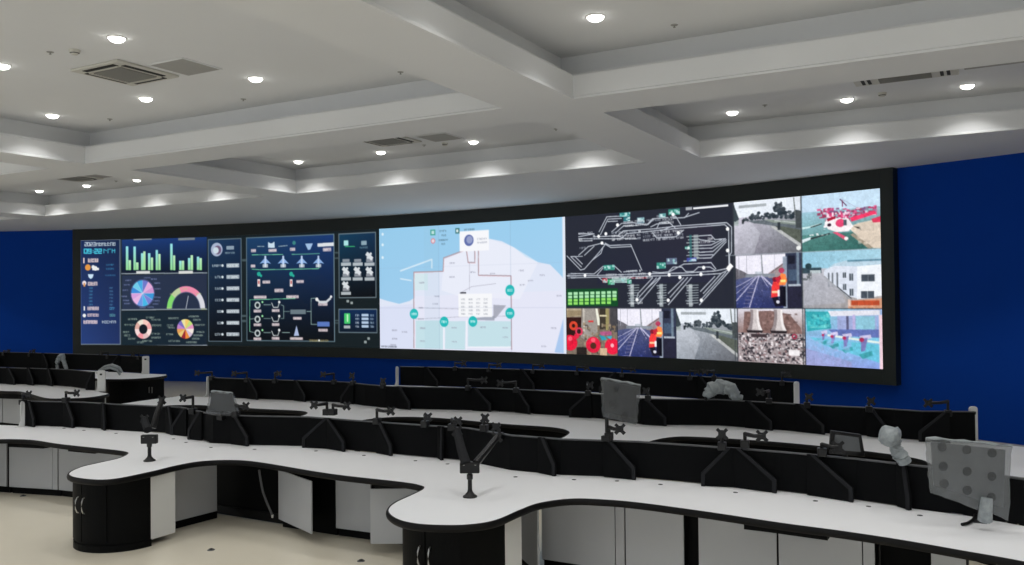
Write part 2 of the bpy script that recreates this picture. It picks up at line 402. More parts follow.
# ---- dashboards
s0, s1 = SL, -1.23; C1 = mk(s0, s1); T = mapper(s0, s1)
C1.rect(0, 0, 1, 1, (20, 30, 34))
def box_px(cv, T, x0, y0, x1, y1, c, al=1.):    # photo corner top-left / bottom-right
    a = T(x0, y0); b = T(x1, y1); cv.rect(a[0], a[1], b[0], b[1], c, al); return a, b
def frame_(cv, a, b, wd, c):
    cv.line([a, (b[0], a[1]), b, (a[0], b[1]), a], wd, c)
def Q(S, ox, oy, k, T=T):                       # crop coordinates -> canvas
    return lambda x, y: T(ox+x/k, oy+y/k)
q = Q(0, 75, 230, 4.52)
a, b = q(28, 48), q(208, 515); C1.grad(a[0], a[1], b[0], b[1], (26, 44, 84), (22, 38, 72), (38, 62, 120), (30, 48, 96)); frame_(C1, a, b, .008, (120, 132, 146))
a, b = q(216, 45), q(600, 195); C1.grad(a[0], a[1], b[0], b[1], (26, 58, 118), (24, 54, 110), (14, 24, 40), (14, 24, 42))
a, b = q(216, 205), q(600, 360); C1.grad(a[0], a[1], b[0], b[1], (40, 52, 76), (38, 48, 70))
a, b = q(216, 368), q(600, 525); C1.grad(a[0], a[1], b[0], b[1], (22, 38, 48), (22, 36, 50))
for yy in (198, 361, 524): C1.line([q(214, yy), q(600, yy-4)], .010, (142, 152, 162))
C1.line([q(212, 45), q(212, 520)], .006, (60, 72, 84))
def text(cv, x0, y, x1, h, c, al=.9, n=None):    # illegible small lettering: rows of short strokes
    n = n or max(3, int((x1-x0)*cv.w/(h*cv.h)*1.15)); w = (x1-x0)/n
    for i in range(n):
        X = x0+i*w
        cv.line([(X+w*.12, y-h*.45), (X+w*.12, y+h*.45)], h*.22, c, al); cv.line([(X+w*.1, y-h*.4*rng.choice([1, .2])), (X+w*.8, y-h*.4*rng.choice([1, .2]))], h*.2, c, al)
        if rng.rand() > .3: cv.line([(X+w*.75, y-h*.4), (X+w*.75, y+h*.45)], h*.2, c, al)
        if rng.rand() > .4: cv.line([(X+w*.1, y+h*.4), (X+w*.8, y+h*.4)], h*.2, c, al)
def tq(q, x0, y, x1, h, c, al=.9, cv=C1):
    a = q(x0, y-h/2); b = q(x1, y+h/2); text(cv, a[0], (a[1]+b[1])/2, b[0], abs(q(x0, y+h/2)[1]-a[1]), c, al)
SEG = {'0': 'abcdef', '1': 'bc', '2': 'abged', '3': 'abgcd', '9': 'abcdfg', '8': 'abcdefg', '4': 'fgbc', '5': 'afgcd', '6': 'afgcde', '7': 'abc'}
def digits(cv, q, s, x, y, w, h, c, st=.011):
    for ch in s:
        if ch in SEG:
            P = {'a': ((0, 0), (1, 0)), 'b': ((1, 0), (1, .5)), 'c': ((1, .5), (1, 1)), 'd': ((0, 1), (1, 1)), 'e': ((0, .5), (0, 1)), 'f': ((0, 0), (0, .5)), 'g': ((0, .5), (1, .5))}
            for k in SEG[ch]: cv.line([q(x+P[k][0][0]*w*.7, y+P[k][0][1]*h), q(x+P[k][1][0]*w*.7, y+P[k][1][1]*h)], st, c)
            x += w
        elif ch == ':': cv.disc(*q(x+w*.2, y+h*.3), .006, c); cv.disc(*q(x+w*.2, y+h*.75), .006, c); x += w*.6
        else: x += w*.5
digits(C1, q, '2023', 48, 58, 13, 15, (205, 216, 224), .007); tq(q, 100, 65, 188, 16, (200, 212, 220))
digits(C1, q, '09:22', 46, 88, 18, 18, (70, 190, 215), .012); tq(q, 132, 96, 188, 20, (70, 180, 205))
for (x0, y, x1, h, c) in [(62, 138, 110, 17, (222, 200, 200)), (145, 158, 182, 8, (60, 130, 170)), (145, 176, 182, 8, (60, 130, 170)), (140, 205, 188, 6, (60, 120, 160)),
        (62, 243, 106, 17, (222, 200, 200)), (60, 354, 112, 16, (215, 195, 200)), (160, 354, 186, 12, (70, 140, 180)), (60, 384, 112, 14, (215, 190, 195)), (160, 384, 186, 12, (90, 150, 160)), (42, 415, 106, 16, (222, 200, 205)), (126, 415, 190, 12, (205, 215, 222))]:
    if h > 13: 
        a = q(x0, y-h/2); b = q(x1, y+h/2); C1.rect(a[0], a[1], b[0], b[1], c, .55)
    tq(q, x0, y, x1, h, c)
C1.disc(*q(62, 170), .030, (225, 150, 70)); C1.disc(*q(96, 174), .022, (235, 235, 235)); C1.disc(*q(86, 168), .018, (235, 235, 235)); C1.rect(*q(82, 172), *q(112, 182), (235, 235, 235))
C1.line([q(44, 128), q(44, 150)], .012, (235, 210, 205)); C1.poly([q(62, 200), q(88, 200), q(84, 215), q(75, 222), q(66, 215)], (200, 225, 245))
C1.disc(*q(46, 240), .022, (235, 225, 230)); C1.rect(*q(42, 240), *q(50, 256), (215, 150, 90)); C1.line([q(46, 346), q(46, 362)], .012, (240, 240, 240)); C1.disc(*q(46, 386), .018, (235, 235, 235))
for k in range(6):
    yy = 262+k*15; tq(q, 68, yy, 84, 7, (70, 140, 175)); tq(q, 160, yy, 176, 7, (80, 130, 165))
# bar chart
bars = [(234, 78, 190), (246, 140, 190), (268, 78, 190), (280, 150, 190), (302, 108, 190), (312, 100, 190), (334, 108, 190), (346, 128, 190), (368, 94, 190), (380, 112, 190),
        (434, 66, 190), (446, 118, 190), (474, 142, 190), (486, 142, 190), (514, 130, 190), (526, 118, 190), (554, 124, 190), (566, 130, 190)]
for i, (x, y0, y1) in enumerate(bars):
    y0 -= 2; a = q(x, y0); b = q(x+11, 182)
    C1.grad(a[0], a[1], b[0], b[1], (150, 225, 235) if i % 2 == 0 else (190, 235, 190), (150, 225, 235) if i % 2 == 0 else (190, 235, 190), (150, 215, 150), (150, 220, 150))
for x0, x1 in ((280, 342), (472, 536)):
    C1.rect(*q(x0, 186), *q(x1, 197), (214, 216, 214))
for x0, x1 in ((268, 350), (470, 545)): C1.rect(*q(x0, 38), *q(x1, 46), (120, 128, 132))
# pies
def pie(cv, c, r, cols, r0=0):
    n = len(cols)
    for i, k in enumerate(cols): cv.disc(c[0], c[1], r, k, 360*i/n, 360*(i+1)/n+1, r0)
cc = q(309, 286)
C1.disc(*cc, .132, (120, 120, 190), r0=.125, al=.5)
pie(C1, cc, .122, [(206, 150, 206), (226, 170, 216), (110, 120, 200), (70, 170, 225), (110, 205, 235), (60, 140, 215), (215, 160, 220), (230, 180, 225), (110, 150, 225), (70, 180, 230), (120, 130, 210), (60, 150, 215)][::1])
for i in range(12): C1.line([cc, (cc[0]+.122*C1.h/C1.w*math.cos(i*PI/6), cc[1]+.122*math.sin(i*PI/6))], .004, (220, 225, 240), .6)
for x, y in [(245, 228), (238, 248), (232, 272), (225, 300), (235, 318), (240, 332), (360, 222), (375, 240), (378, 266), (376, 304), (372, 320), (368, 334), (310, 350), (330, 216), (345, 348)]: tq(q, x-14, y, x+14, 6, (130, 140, 185), .8)
cc = q(505, 360)
cc = (cc[0], cc[1]-.012)
for a0, a1, c in [(0, 45, (215, 215, 222)), (45, 110, (235, 140, 170)), (110, 140, (190, 205, 160)), (140, 180, (130, 215, 110))]: C1.disc(*cc, .205, c, a0, a1, .15)
C1.line([cc, (cc[0]+.008, cc[1]-.115)], .006, (210, 215, 225)); C1.disc(*cc, .155, (80, 95, 130), 0, 180, .145, .6)
for x, y in ((445, 290), (500, 266), (562, 288), (430, 352), (585, 356)): tq(q, x-12, y, x+12, 7, (190, 200, 140), .8)
cc = q(312, 447); pie(C1, cc, .09, [(240, 170, 170), (245, 200, 190), (235, 225, 210), (220, 170, 160), (245, 215, 215), (240, 150, 160), (225, 190, 190), (250, 225, 220)], .045); C1.disc(*cc, .045, (18, 26, 36))
cc = q(502, 446); pie(C1, cc, .09, [(225, 150, 190), (190, 220, 120), (240, 200, 110), (235, 225, 160), (120, 110, 190), (190, 130, 200), (225, 160, 90), (230, 200, 120), (150, 40, 50), (235, 140, 60), (210, 190, 210), (240, 230, 220)])
for x, y, w in [(265, 402, 22), (345, 395, 20), (370, 405, 22), (372, 430, 22), (368, 468, 20), (370, 485, 22), (330, 500, 22), (250, 428, 24), (235, 460, 14), (240, 475, 14), (262, 490, 18), (300, 506, 16),
                (450, 398, 24), (540, 390, 24), (555, 405, 18), (568, 428, 24), (435, 430, 16), (440, 440, 16), (432, 470, 16), (452, 500, 26), (570, 460, 18), (560, 475, 22), (550, 490, 18), (530, 506, 24)]:
    tq(q, x-w, y, x+w, 8, (170, 185, 170), .75)
# status list panel
q = Q(0, 205, 225, 4.52)
a, b = q(18, 68), q(168, 525); C1.grad(a[0], a[1], b[0], b[1], (28, 58, 92), (22, 46, 78), (10, 14, 20), (8, 12, 18)); frame_(C1, a, b, .008, (100, 118, 130))
C1.disc(*q(56, 112), .062, (168, 180, 205)); C1.disc(*q(60, 114), .04, (110, 90, 120)); C1.disc(*q(52, 116), .03, (200, 215, 225))
C1.rect(*q(100, 96), *q(134, 112), (190, 205, 215), .7); tq(q, 94, 127, 138, 8, (150, 170, 180))
for k in range(7):
    y = 184+k*51.5; C1.rect(*q(100, y-9), *q(158, y+8), (185, 196, 205), .75); tq(q, 102, y, 156, 12, (225, 232, 236))
    x0 = 36 if k == 0 else (58 if k in (4, 5) else 48); tq(q, x0, y, 78, 11, (180, 192, 200)); C1.disc(*q(82, y), .012, (215, 225, 230))
# process schematic panel
a, b = q(190, 60), q(588, 525); C1.grad(a[0], a[1], b[0], b[1], (26, 62, 100), (24, 56, 112), (8, 14, 20), (8, 12, 18)); 
frame_(C1, a, b, .009, (100, 122, 134))
for x, y, w, h in [(222, 117, 22, 14), (308, 116, 36, 14), (398, 111, 24, 14), (554, 112, 38, 16), (220, 186, 20, 14), (280, 258, 34, 14), (432, 256, 34, 14), (337, 296, 40, 16), (252, 326, 56, 14), (398, 324, 56, 14),
                   (240, 388, 34, 14), (322, 386, 34, 14), (240, 450, 34, 14), (322, 449, 34, 14), (240, 513, 34, 14), (322, 511, 34, 14), (420, 421, 38, 14), (535, 358, 42, 14), (536, 474, 42, 14), (416, 512, 58, 14)]:
    C1.rect(*q(x-w/2, y-h/2), *q(x+w/2, y+h/2), (214, 190, 196), .7); tq(q, x-w/2, y, x+w/2, h*.6, (245, 235, 235))
for x in (275, 356, 440, 515):
    for dx, sx in ((-1, 1), (1, 1)): C1.poly([q(x, 148), q(x+dx*26, 176), q(x+dx*10, 172), q(x, 180)], (140, 175, 225))
    C1.rect(*q(x-4, 140), *q(x+4, 192), (190, 210, 240)); C1.rect(*q(x-12, 178), *q(x+12, 192), (215, 220, 225), .8)
C1.poly([q(288, 104), q(288, 78), q(298, 84), q(306, 84), q(316, 76), q(318, 104)], (200, 220, 235)); C1.poly([q(455, 86), q(490, 84), q(478, 112), q(468, 114)], (160, 190, 225)); C1.line([q(240, 98), q(270, 98)], .006, (170, 185, 190))
C1.line([q(335, 98), q(375, 94)], .006, (170, 185, 190)); C1.line([q(515, 92), q(580, 88)], .03, (220, 225, 230)); C1.disc(*q(405, 82), .018, (60, 130, 130))
for pts in ([(215, 136), (355, 134)], [(395, 134), (520, 130)], [(215, 200), (250, 203), (515, 198), (520, 190)], [(205, 338), (410, 332)], [(205, 338), (205, 480)], [(205, 480), (225, 485)], [(205, 425), (225, 422)], [(268, 360), (300, 360)],
            [(345, 360), (358, 365), (358, 420)], [(268, 422), (300, 422)], [(268, 485), (300, 485)], [(345, 422), (358, 422)], [(350, 485), (385, 485)], [(358, 390), (385, 390)], [(462, 390), (482, 390)], [(482, 332), (482, 448)], [(482, 332), (510, 330)], [(482, 448), (508, 448)]):
    C1.line([q(*p) for p in pts], .006, (120, 205, 160) if pts[0][1] in (338, 136, 134, 200) else (140, 165, 160))
for x in (246, 392):
    C1.rect(*q(x-6, 246), *q(x+6, 278), (235, 225, 225)); C1.rect(*q(x-3, 252), *q(x+3, 266), (190, 90, 90)); C1.disc(*q(x, 222), .02, (40, 170, 150)); C1.disc(*q(x+10, 230), .012, (40, 170, 150))
for y in (362, 425, 488):
    C1.disc(*q(240, y), .032, (190, 200, 200)); C1.disc(*q(240, y), .018, (20, 30, 36)); C1.line([q(304, y-10), q(312, y+10), q(332, y+10), q(338, y-10)], .008, (200, 205, 205)); C1.disc(*q(338, y-14), .012, (230, 230, 230)); C1.disc(*q(262, y-14), .010, (150, 220, 160))
C1.rect(*q(388, 382), *q(458, 402), (105, 120, 128)); C1.rect(*q(510, 436), *q(565, 458), (90, 120, 190)); C1.poly([q(404, 500), q(416, 452), q(428, 500)], (170, 185, 220)); C1.line([q(508, 335), q(520, 348), q(550, 348), q(568, 332)], .02, (205, 210, 215)); C1.disc(*q(572, 324), .012, (235, 235, 235)); C1.disc(*q(508, 336), .016, (235, 235, 235))
tq(q, 474, 521, 560, 9, (190, 170, 110), .8); C1.rect(*q(514, 516), *q(522, 524), (240, 240, 235))
for y in (155, 405, 428): C1.rect(*q(170, y), *q(188, y+10), (100, 120, 125), .6)
# icon panels
q = Q(0, 315, 220, 4.036)
a, b = q(98, 58), q(248, 312); C1.grad(a[0], a[1], b[0], b[1], (18, 62, 90), (18, 48, 78), (8, 14, 20), (8, 12, 18)); frame_(C1, a, b, .008, (110, 124, 132))
a, b = q(98, 360), q(252, 454); C1.grad(a[0], a[1], b[0], b[1], (14, 44, 84), (14, 40, 80), (12, 26, 40), (12, 24, 40)); frame_(C1, a, b, .008, (110, 126, 136))
C1.rect(*q(118, 84), *q(136, 104), (170, 225, 225)); C1.line([q(124, 108), q(162, 108)], .008, (60, 170, 110)); C1.rect(*q(188, 86), *q(210, 102), (170, 195, 205), .8); tq(q, 182, 112, 216, 7, (120, 150, 165))
for x, y, big in [(127, 178, 0), (174, 178, 0), (222, 178, 1), (127, 237, 1), (174, 237, 1), (222, 237, 1), (127, 295, 1)]:
    C1.rect(*q(x-20, y-5), *q(x+20, y+7), (205, 212, 216), .85); C1.rect(*q(x-14, y-19), *q(x+14, y-8), (190, 190, 196), .7)
    if big: C1.line([q(x-10, y-40), q(x+8, y-22)], .035, (215, 220, 224)); C1.line([q(x+6, y-42), q(x-2, y-36)], .02, (215, 220, 224)); C1.rect(*q(x-12, y-28), *q(x, y-20), (215, 220, 224))
C1.rect(*q(120, 376), *q(144, 418), (70, 200, 110)); C1.rect(*q(130, 380), *q(136, 410), (190, 240, 190)); C1.rect(*q(118, 425), *q(144, 437), (215, 220, 220), .8)
for k in range(4): C1.rect(*q(190, 378+k*15), *q(218, 388+k*15), (180, 200, 225)); tq(q, 165, 384+k*15, 180, 8, (190, 200, 215)); tq(q, 224, 384+k*15, 240, 8, (150, 170, 190))
for x, y in ((150, 335), (134, 328), (205, 492), (218, 478)): C1.rect(*q(x-5, y-6), *q(x+5, y+4), (150, 160, 160)); 
for y in (402, 412, 152, 130): C1.rect(*q(82, y), *q(96, y+6), (100, 118, 122), .6)
display('dashboard_display', C1, s0, s1, ZB, ZT, vw).matrix_parent_inverse = IV
# ---- map
s0, s1 = -1.21, 4.56; C2 = mk(s0, s1); T2 = mapper(s0, s1)
q = (lambda ox, oy, k: (lambda x, y: T2(ox+x/k, oy+y/k)))(370, 200, 3.324)
C2.grad(0, 0, 1, 1, (150, 202, 234), (156, 206, 238), (160, 205, 238), (170, 208, 240))
land = [q(28, 325), q(60, 335), q(100, 345), q(135, 335), q(150, 325), q(148, 240), q(245, 236), q(248, 195), q(290, 180), q(325, 165), q(400, 130), q(440, 138), q(480, 158), q(520, 190), q(560, 207), q(600, 215), q(640, 255), q(660, 300), q(662, 530), q(20, 510)]
C2.poly(land, (224, 230, 246)); 
C2.poly([q(150, 320), q(660, 300), q(662, 530), q(150, 505)], (230, 230, 246), .7)
C2.poly([q(325, 165), q(400, 130), q(480, 158), q(560, 207), q(500, 330), q(300, 320), q(240, 300), q(248, 200)], (238, 240, 250), .6)
C2.poly([q(28, 355), q(145, 345), q(145, 500), q(30, 490)], (216, 222, 244), .8)
for p in ([(155, 400), (245, 400), (245, 494), (155, 492)], [(252, 402), (320, 402), (318, 496), (252, 494)], [(328, 402), (470, 402), (470, 490), (328, 490)]): C2.poly([q(*k) for k in p], (196, 224, 232))
C2.poly([q(150, 245), q(195, 245), q(195, 300), q(150, 300)], (205, 232, 232), .6)
C2.line([q(104, 236), q(208, 198), q(208, 226)], .012, (215, 235, 248)); C2.line([q(104, 262), q(140, 268)], .01, (215, 235, 248))
C2.poly([q(615, 505), q(650, 370), q(660, 380), q(660, 510)], (170, 200, 238))
for pts in ([(148, 490), (148, 240), (245, 237), (247, 193), (322, 165), (328, 208), (350, 208), (350, 170)], [(362, 165), (362, 250), (470, 252), (472, 495)]):
    C2.line([q(*k) for k in pts], .008, (170, 158, 168)); C2.line([q(k[0]+2, k[1]+2) for k in pts], .003, (225, 140, 140), .6)
for pts in ([(333, 210), (333, 300)], [(155, 395), (300, 388), (470, 385)], [(168, 358), (300, 362)], [(450, 350), (415, 392), (410, 392)], [(300, 310), (340, 288), (420, 278)]): C2.line([q(*k) for k in pts], .004, (175, 175, 190))
C2.line([q(248, 400), q(248, 495)], .012, (240, 242, 250)); C2.line([q(323, 400), q(323, 495)], .012, (240, 242, 250)); C2.line([q(328, 488), q(470, 488)], .01, (240, 242, 250))
C2.poly([q(412, 348), q(455, 350), q(420, 392), q(412, 392)], (170, 172, 186)); C2.poly([q(345, 392), q(418, 385), q(415, 400), q(345, 398)], (150, 155, 170), .8)
C2.rect(*q(296, 312), *q(408, 388), (246, 247, 250)); C2.rect(*q(302, 306), *q(322, 311), (60, 60, 70))
for i in range(4):
    for j in range(5): 
        x, y = 312+i*25, 330+j*12; tq(q, x-7, y, x+7, 6, (160, 165, 175), .7, C2)
C2.rect(*q(300, 106), *q(398, 168), (246, 247, 251)); C2.disc(*q(331, 135), .045, (95, 110, 170)); C2.disc(*q(333, 133), .03, (150, 160, 200)); tq(q, 358, 130, 392, 6, (170, 175, 190), .8, C2); tq(q, 358, 142, 392, 6, (170, 175, 190), .8, C2)
for x, y, t in [(149, 378, 0), (249, 404, 0), (344, 403, 0), (467, 300, 0), (467, 376, 0)]:
    C2.disc(*q(x, y), .042, (38, 186, 186)); tq(q, x-9, y, x+9, 8, (225, 250, 250), .9, C2)
C2.rect(*q(203, 100), *q(220, 118), (60, 160, 140)); C2.rect(*q(207, 104), *q(216, 114), (200, 230, 225)); C2.disc(*q(212, 137), .022, (225, 130, 140)); C2.disc(*q(212, 137), .014, (240, 220, 225)); C2.rect(*q(286, 95), *q(300, 112), (50, 110, 110)); C2.rect(*q(289, 99), *q(296, 108), (220, 235, 235))
for x, y, w in [(245, 104, 12), (248, 118, 8), (247, 134, 16), (333, 99, 18), (246, 147, 6)]: tq(q, x-w, y, x+w, 6, (90, 120, 140), .8, C2)
for x, y in [(275, 210), (275, 256), (175, 275), (225, 320), (220, 345), (345, 240), (505, 235), (535, 268), (575, 250), (508, 282), (630, 318), (410, 245), (178, 425), (178, 468), (283, 424), (283, 470), (378, 422), (452, 424), (452, 455), (612, 425), (85, 432), (85, 460), (118, 438), (80, 480), (580, 486), (172, 358), (172, 395)]:
    tq(q, x-9, y, x+9, 5, (150, 152, 170), .8, C2)
for x in (45,): 
    for y in (115, 150, 192): C2.disc(*q(x, y), .012, (220, 238, 248))
for sx in (.335, .72): C2.rect(sx, 0, sx+.004, 1, (120, 150, 180), .22)
C2.rect(0, .66, 1, .665, (140, 150, 180), .2); C2.rect(0, .33, 1, .335, (140, 150, 180), .12); C2.rect(.255, 0, .338, 1, (150, 190, 210), .12)
C2.rect(.985, 0, 1, 1, (225, 232, 244)); tq(q, 40, 486, 92, 6, (90, 95, 110), .8, C2)
display('map_display', C2, s0, s1, ZB, ZT, vw).matrix_parent_inverse = IV
# ---- track diagram and camera feeds
s0, s1 = 4.575, SR; C3 = mk(s0, s1, 84); T3 = mapper(s0, s1); C3.rect(0, 0, 1, 1, (42, 46, 56))
q = (lambda ox, oy, k: (lambda x, y: T3(ox+x/k, oy+y/k)))(560, 200, 5.139)
C3.rect(*q(36, 90), *q(900, 555), (40, 43, 54)); C3.grad(.12, .12, .52, .5, (38, 44, 54), (46, 44, 58), (38, 40, 56), (42, 44, 60))
WL = (176, 182, 192)
def L3(pts, w=.010, c=WL): C3.line([q(*p) for p in pts], w, c)
for pts in ([(205, 165), (245, 88), (330, 84)], [(212, 180), (250, 100), (320, 96)], [(250, 112), (300, 110)], [(180, 190), (300, 185), (330, 160), (480, 150), (610, 135), (860, 118), (885, 140), (885, 270), (875, 285), (875, 345)],
            [(180, 200), (320, 200), (345, 175), (480, 160), (620, 146), (850, 128), (870, 146), (872, 340)], [(270, 165), (320, 122), (380, 118), (450, 130), (480, 98), (560, 92)], [(290, 170), (330, 135), (400, 132)], [(456, 128), (485, 100)], [(500, 150), (515, 118), (560, 112), (585, 135), (520, 160)],
            [(470, 140), (500, 125), (570, 120), (600, 150)], [(570, 90), (600, 88), (625, 130)], [(585, 95), (645, 92), (665, 70)], [(480, 170), (500, 195), (600, 190), (640, 155)], [(300, 185), (340, 200), (400, 200)], [(100, 175), (180, 175), (100, 190)], [(100, 200), (170, 200)], [(105, 212), (170, 210)],
            [(40, 288), (110, 360), (130, 355), (205, 270), (240, 225)], [(60, 292), (115, 345)], [(80, 290), (120, 330)], [(60, 292), (120, 290)], [(170, 310), (215, 275), (225, 245)], [(100, 285), (150, 240), (210, 225), (240, 230), (265, 245), (370, 240)], [(130, 285), (180, 238)], [(235, 222), (260, 235), (368, 230), (425, 362)],
            [(40, 390), (200, 388), (420, 380), (650, 375), (800, 365), (875, 350)], [(60, 400), (420, 392), (700, 386), (830, 378), (880, 355)], [(60, 378), (180, 380), (225, 342), (285, 340), (320, 372)], [(195, 385), (225, 350)], [(200, 395), (225, 415), (350, 410), (380, 390)],
            [(480, 370), (520, 374), (560, 370), (585, 345), (630, 345), (650, 368), (690, 368), (715, 345), (775, 345), (800, 360)], [(560, 372), (640, 330), (780, 322), (805, 355)], [(330, 370), (400, 362)], [(520, 395), (450, 455)],
            [(480, 400), (405, 480), (395, 520)], [(500, 400), (410, 500)], [(520, 400), (405, 535)], [(640, 400), (560, 480)], [(660, 398), (570, 500)], [(680, 398), (560, 538)], [(800, 392), (725, 470)], [(830, 380), (740, 480)], [(855, 372), (730, 510)], [(878, 360), (720, 538)],
            [(720, 185), (780, 182), (800, 205), (855, 200)], [(720, 205), (800, 215)], [(720, 235), (780, 232), (835, 205)], [(720, 250), (785, 248), (848, 205)], [(720, 270), (790, 265), (858, 205)], [(720, 300), (780, 298), (858, 215)], [(640, 92), (720, 66)], [(720, 285), (790, 282)], [(640, 315), (700, 312)]):
    L3(pts, .0066)
for x0, x1 in ((350, 410), (500, 550), (650, 715)):
    for k in range(8): L3([(x0 + (k % 3)*4, 440+k*13), (x1, 437+k*13)], .005, (150, 160, 165))
    C3.rect(*q(x0+15, 432), *q(x0+35, 548), (170, 180, 182), .75)
for k in range(8): L3([(655+(k % 2)*8, 190+k*16), (720, 186+k*16)], .006, (160, 170, 172))
C3.rect(*q(690, 180), *q(716, 305), (176, 186, 188), .6); C3.rect(*q(668, 180), *q(682, 300), (50, 110, 110), .7)
for (x0, y0, x1, y1, c) in [(310, 68, 365, 85, (58, 150, 148)), (330, 88, 365, 110, (50, 130, 140)), (560, 50, 620, 75, (60, 150, 130)), (400, 92, 438, 120, (120, 150, 165)), (512, 72, 548, 90, (110, 175, 175)), (228, 335, 285, 360, (60, 160, 140)), (500, 322, 548, 352, (60, 160, 140)),
                            (550, 300, 605, 330, (110, 125, 150)), (222, 402, 248, 425, (190, 50, 60)), (250, 408, 285, 435, (50, 170, 100)), (350, 408, 372, 430, (50, 160, 110)), (370, 398, 450, 403, (160, 50, 60)), (645, 240, 672, 252, (60, 140, 120)), (655, 298, 705, 315, (70, 80, 170)), (270, 400, 350, 425, (160, 190, 185))]:
    C3.rect(*q(x0, y0), *q(x1, y1), c, .8); C3.speck(*q(x0, y0), *q(x1, y1), 8, [(210, 230, 230), (150, 200, 200)], (.008, .02), .7)
for (x0, y0, x1, y1, n) in [(100, 168, 185, 218, 30), (105, 228, 140, 260, 12), (270, 165, 420, 205, 50), (430, 165, 640, 210, 50), (330, 95, 600, 130, 25), (45, 375, 95, 405, 14), (170, 285, 205, 320, 8), (240, 380, 480, 398, 18), (720, 195, 790, 225, 12), (345, 360, 420, 375, 10), (360, 438, 385, 545, 24), (505, 438, 530, 545, 24), (655, 438, 690, 545, 24), (400, 505, 440, 545, 5), (545, 430, 580, 445, 6)]:
    a, b = q(x0, y0), q(x1, y1); yy = a[1]+.008
    while yy < b[1]:
        xx = a[0]
        while xx < b[0]-.004:
            w_ = rng.uniform(.012, .05); w_ = min(w_, b[0]-xx)
            if rng.rand() < .5+n/80.: text(C3, xx, yy+rng.uniform(-.003, .003), xx+w_, .015, [(200, 205, 212), (165, 172, 182), (215, 218, 222)][rng.randint(3)], .75)
            xx += w_+.006
        yy += .023
for x, y in ((220, 222), (465, 380), (565, 385), (620, 398), (728, 382), (742, 348), (865, 150), (865, 260), (240, 175), (300, 130), (203, 188), (133, 388), (400, 512), (560, 515), (730, 515), (585, 76), (612, 170)): C3.disc(*q(x, y), .012, (235, 236, 238))
C3.rect(*q(688, 40), *q(868, 40-14+1), (235, 236, 238)); C3.rect(*q(688, 50), *q(868, 24), (225, 227, 230)); C3.rect(*q(650, 40), *q(682, 52), (190, 194, 198), .8); L3([(868, 355), (882, 338)], .03, (235, 235, 235))
C3.rect(*q(38, 458), *q(302, 545), (20, 74, 40))
for k in range(9):
    x = 46+k*28.5
    for j in range(4 if k < 8 else 3): 
        a = q(x, 474+j*17-k*.8); g = (150, 225, 110) if j > 1 else (176, 232, 180); b = q(x+21, 474+j*17-k*.8+14); C3.rect(a[0], a[1], b[0], b[1], tuple(int(v*.93) for v in g))
def feed(im, px0, px1, row):
    x0 = (wall_sz(px0, 280)[0]-s0)/(s1-s0); x1 = min(1, (wall_sz(px1, 280)[0]-s0)/(s1-s0)); C3.paste(im, max(0, x0), row/3, x1, (row+1)/3)
def im_road(lv=0):
    c = Canvas(330, 280); c.grad(0, 0, 1, .42, (222, 228, 236), (214, 220, 228)); c.grad(0, .3, 1, 1, (186, 192, 202) if not lv else (196, 192, 206), (140, 144, 150), (118, 126, 136) if not lv else (140, 136, 150), (96, 98, 104))
    c.rect(.0, .3, .07, .45, (150, 160, 160)); c.poly([(0, .05), (.08, .33), (.02, .37), (0, .36)], (60, 70, 76))
    for x, y, r in [(.18, .33, .05), (.24, .32, .05), (.32, .30, .06), (.36, .28, .07), (.45, .33, .04), (.52, .31, .06), (.58, .31, .05), (.66, .28, .09), (.70, .22, .10), (.68, .12, .06), (.64, .2, .06), (.76, .3, .08), (.84, .32, .07), (.92, .33, .08)]:
        for _ in range(9): c.disc(x+rng.uniform(-r, r)*.7, y+rng.uniform(-r, r)*.8, r*rng.uniform(.25, .5), [(58, 66, 74), (78, 86, 92), (44, 54, 62)][rng.randint(3)])
    c.poly([(.2, .36), (.5, .38), (1, .5), (1, .62), (.55, .48), (.3, .42)], (96, 104, 110)); c.poly([(.45, .36), (.95, .44), (1, .52), (.6, .44)], (130, 140, 134))
    c.poly([(.58, .50), (.75, .52), (1, .60), (1, .84), (.7, .6)], (86, 92, 84)); c.poly([(.55, .5), (.62, .5), (1, .85), (1, .92)], (176, 178, 178)); c.rect(.66, .44, .7, .58, (50, 56, 62)); c.rect(.12, .34, .155, .42, (44, 50, 56))
    c.line([(.62, .4), (.96, .48)], .012, (190, 196, 196)); c.line([(.9, .02), (.92, .32)], .02, (110, 116, 116)); c.rect(.08, .07, .5, .12, (140, 146, 150), .8); c.rect(.92, .26, 1, .56, (70, 76, 78)); c.disc(.96, .92, .04, (220, 222, 220)) if lv else None
    c.poly([(.0, .42), (.25, .4), (.4, .6), (.3, 1), (0, 1)], (205, 208, 216), .35)
    return c
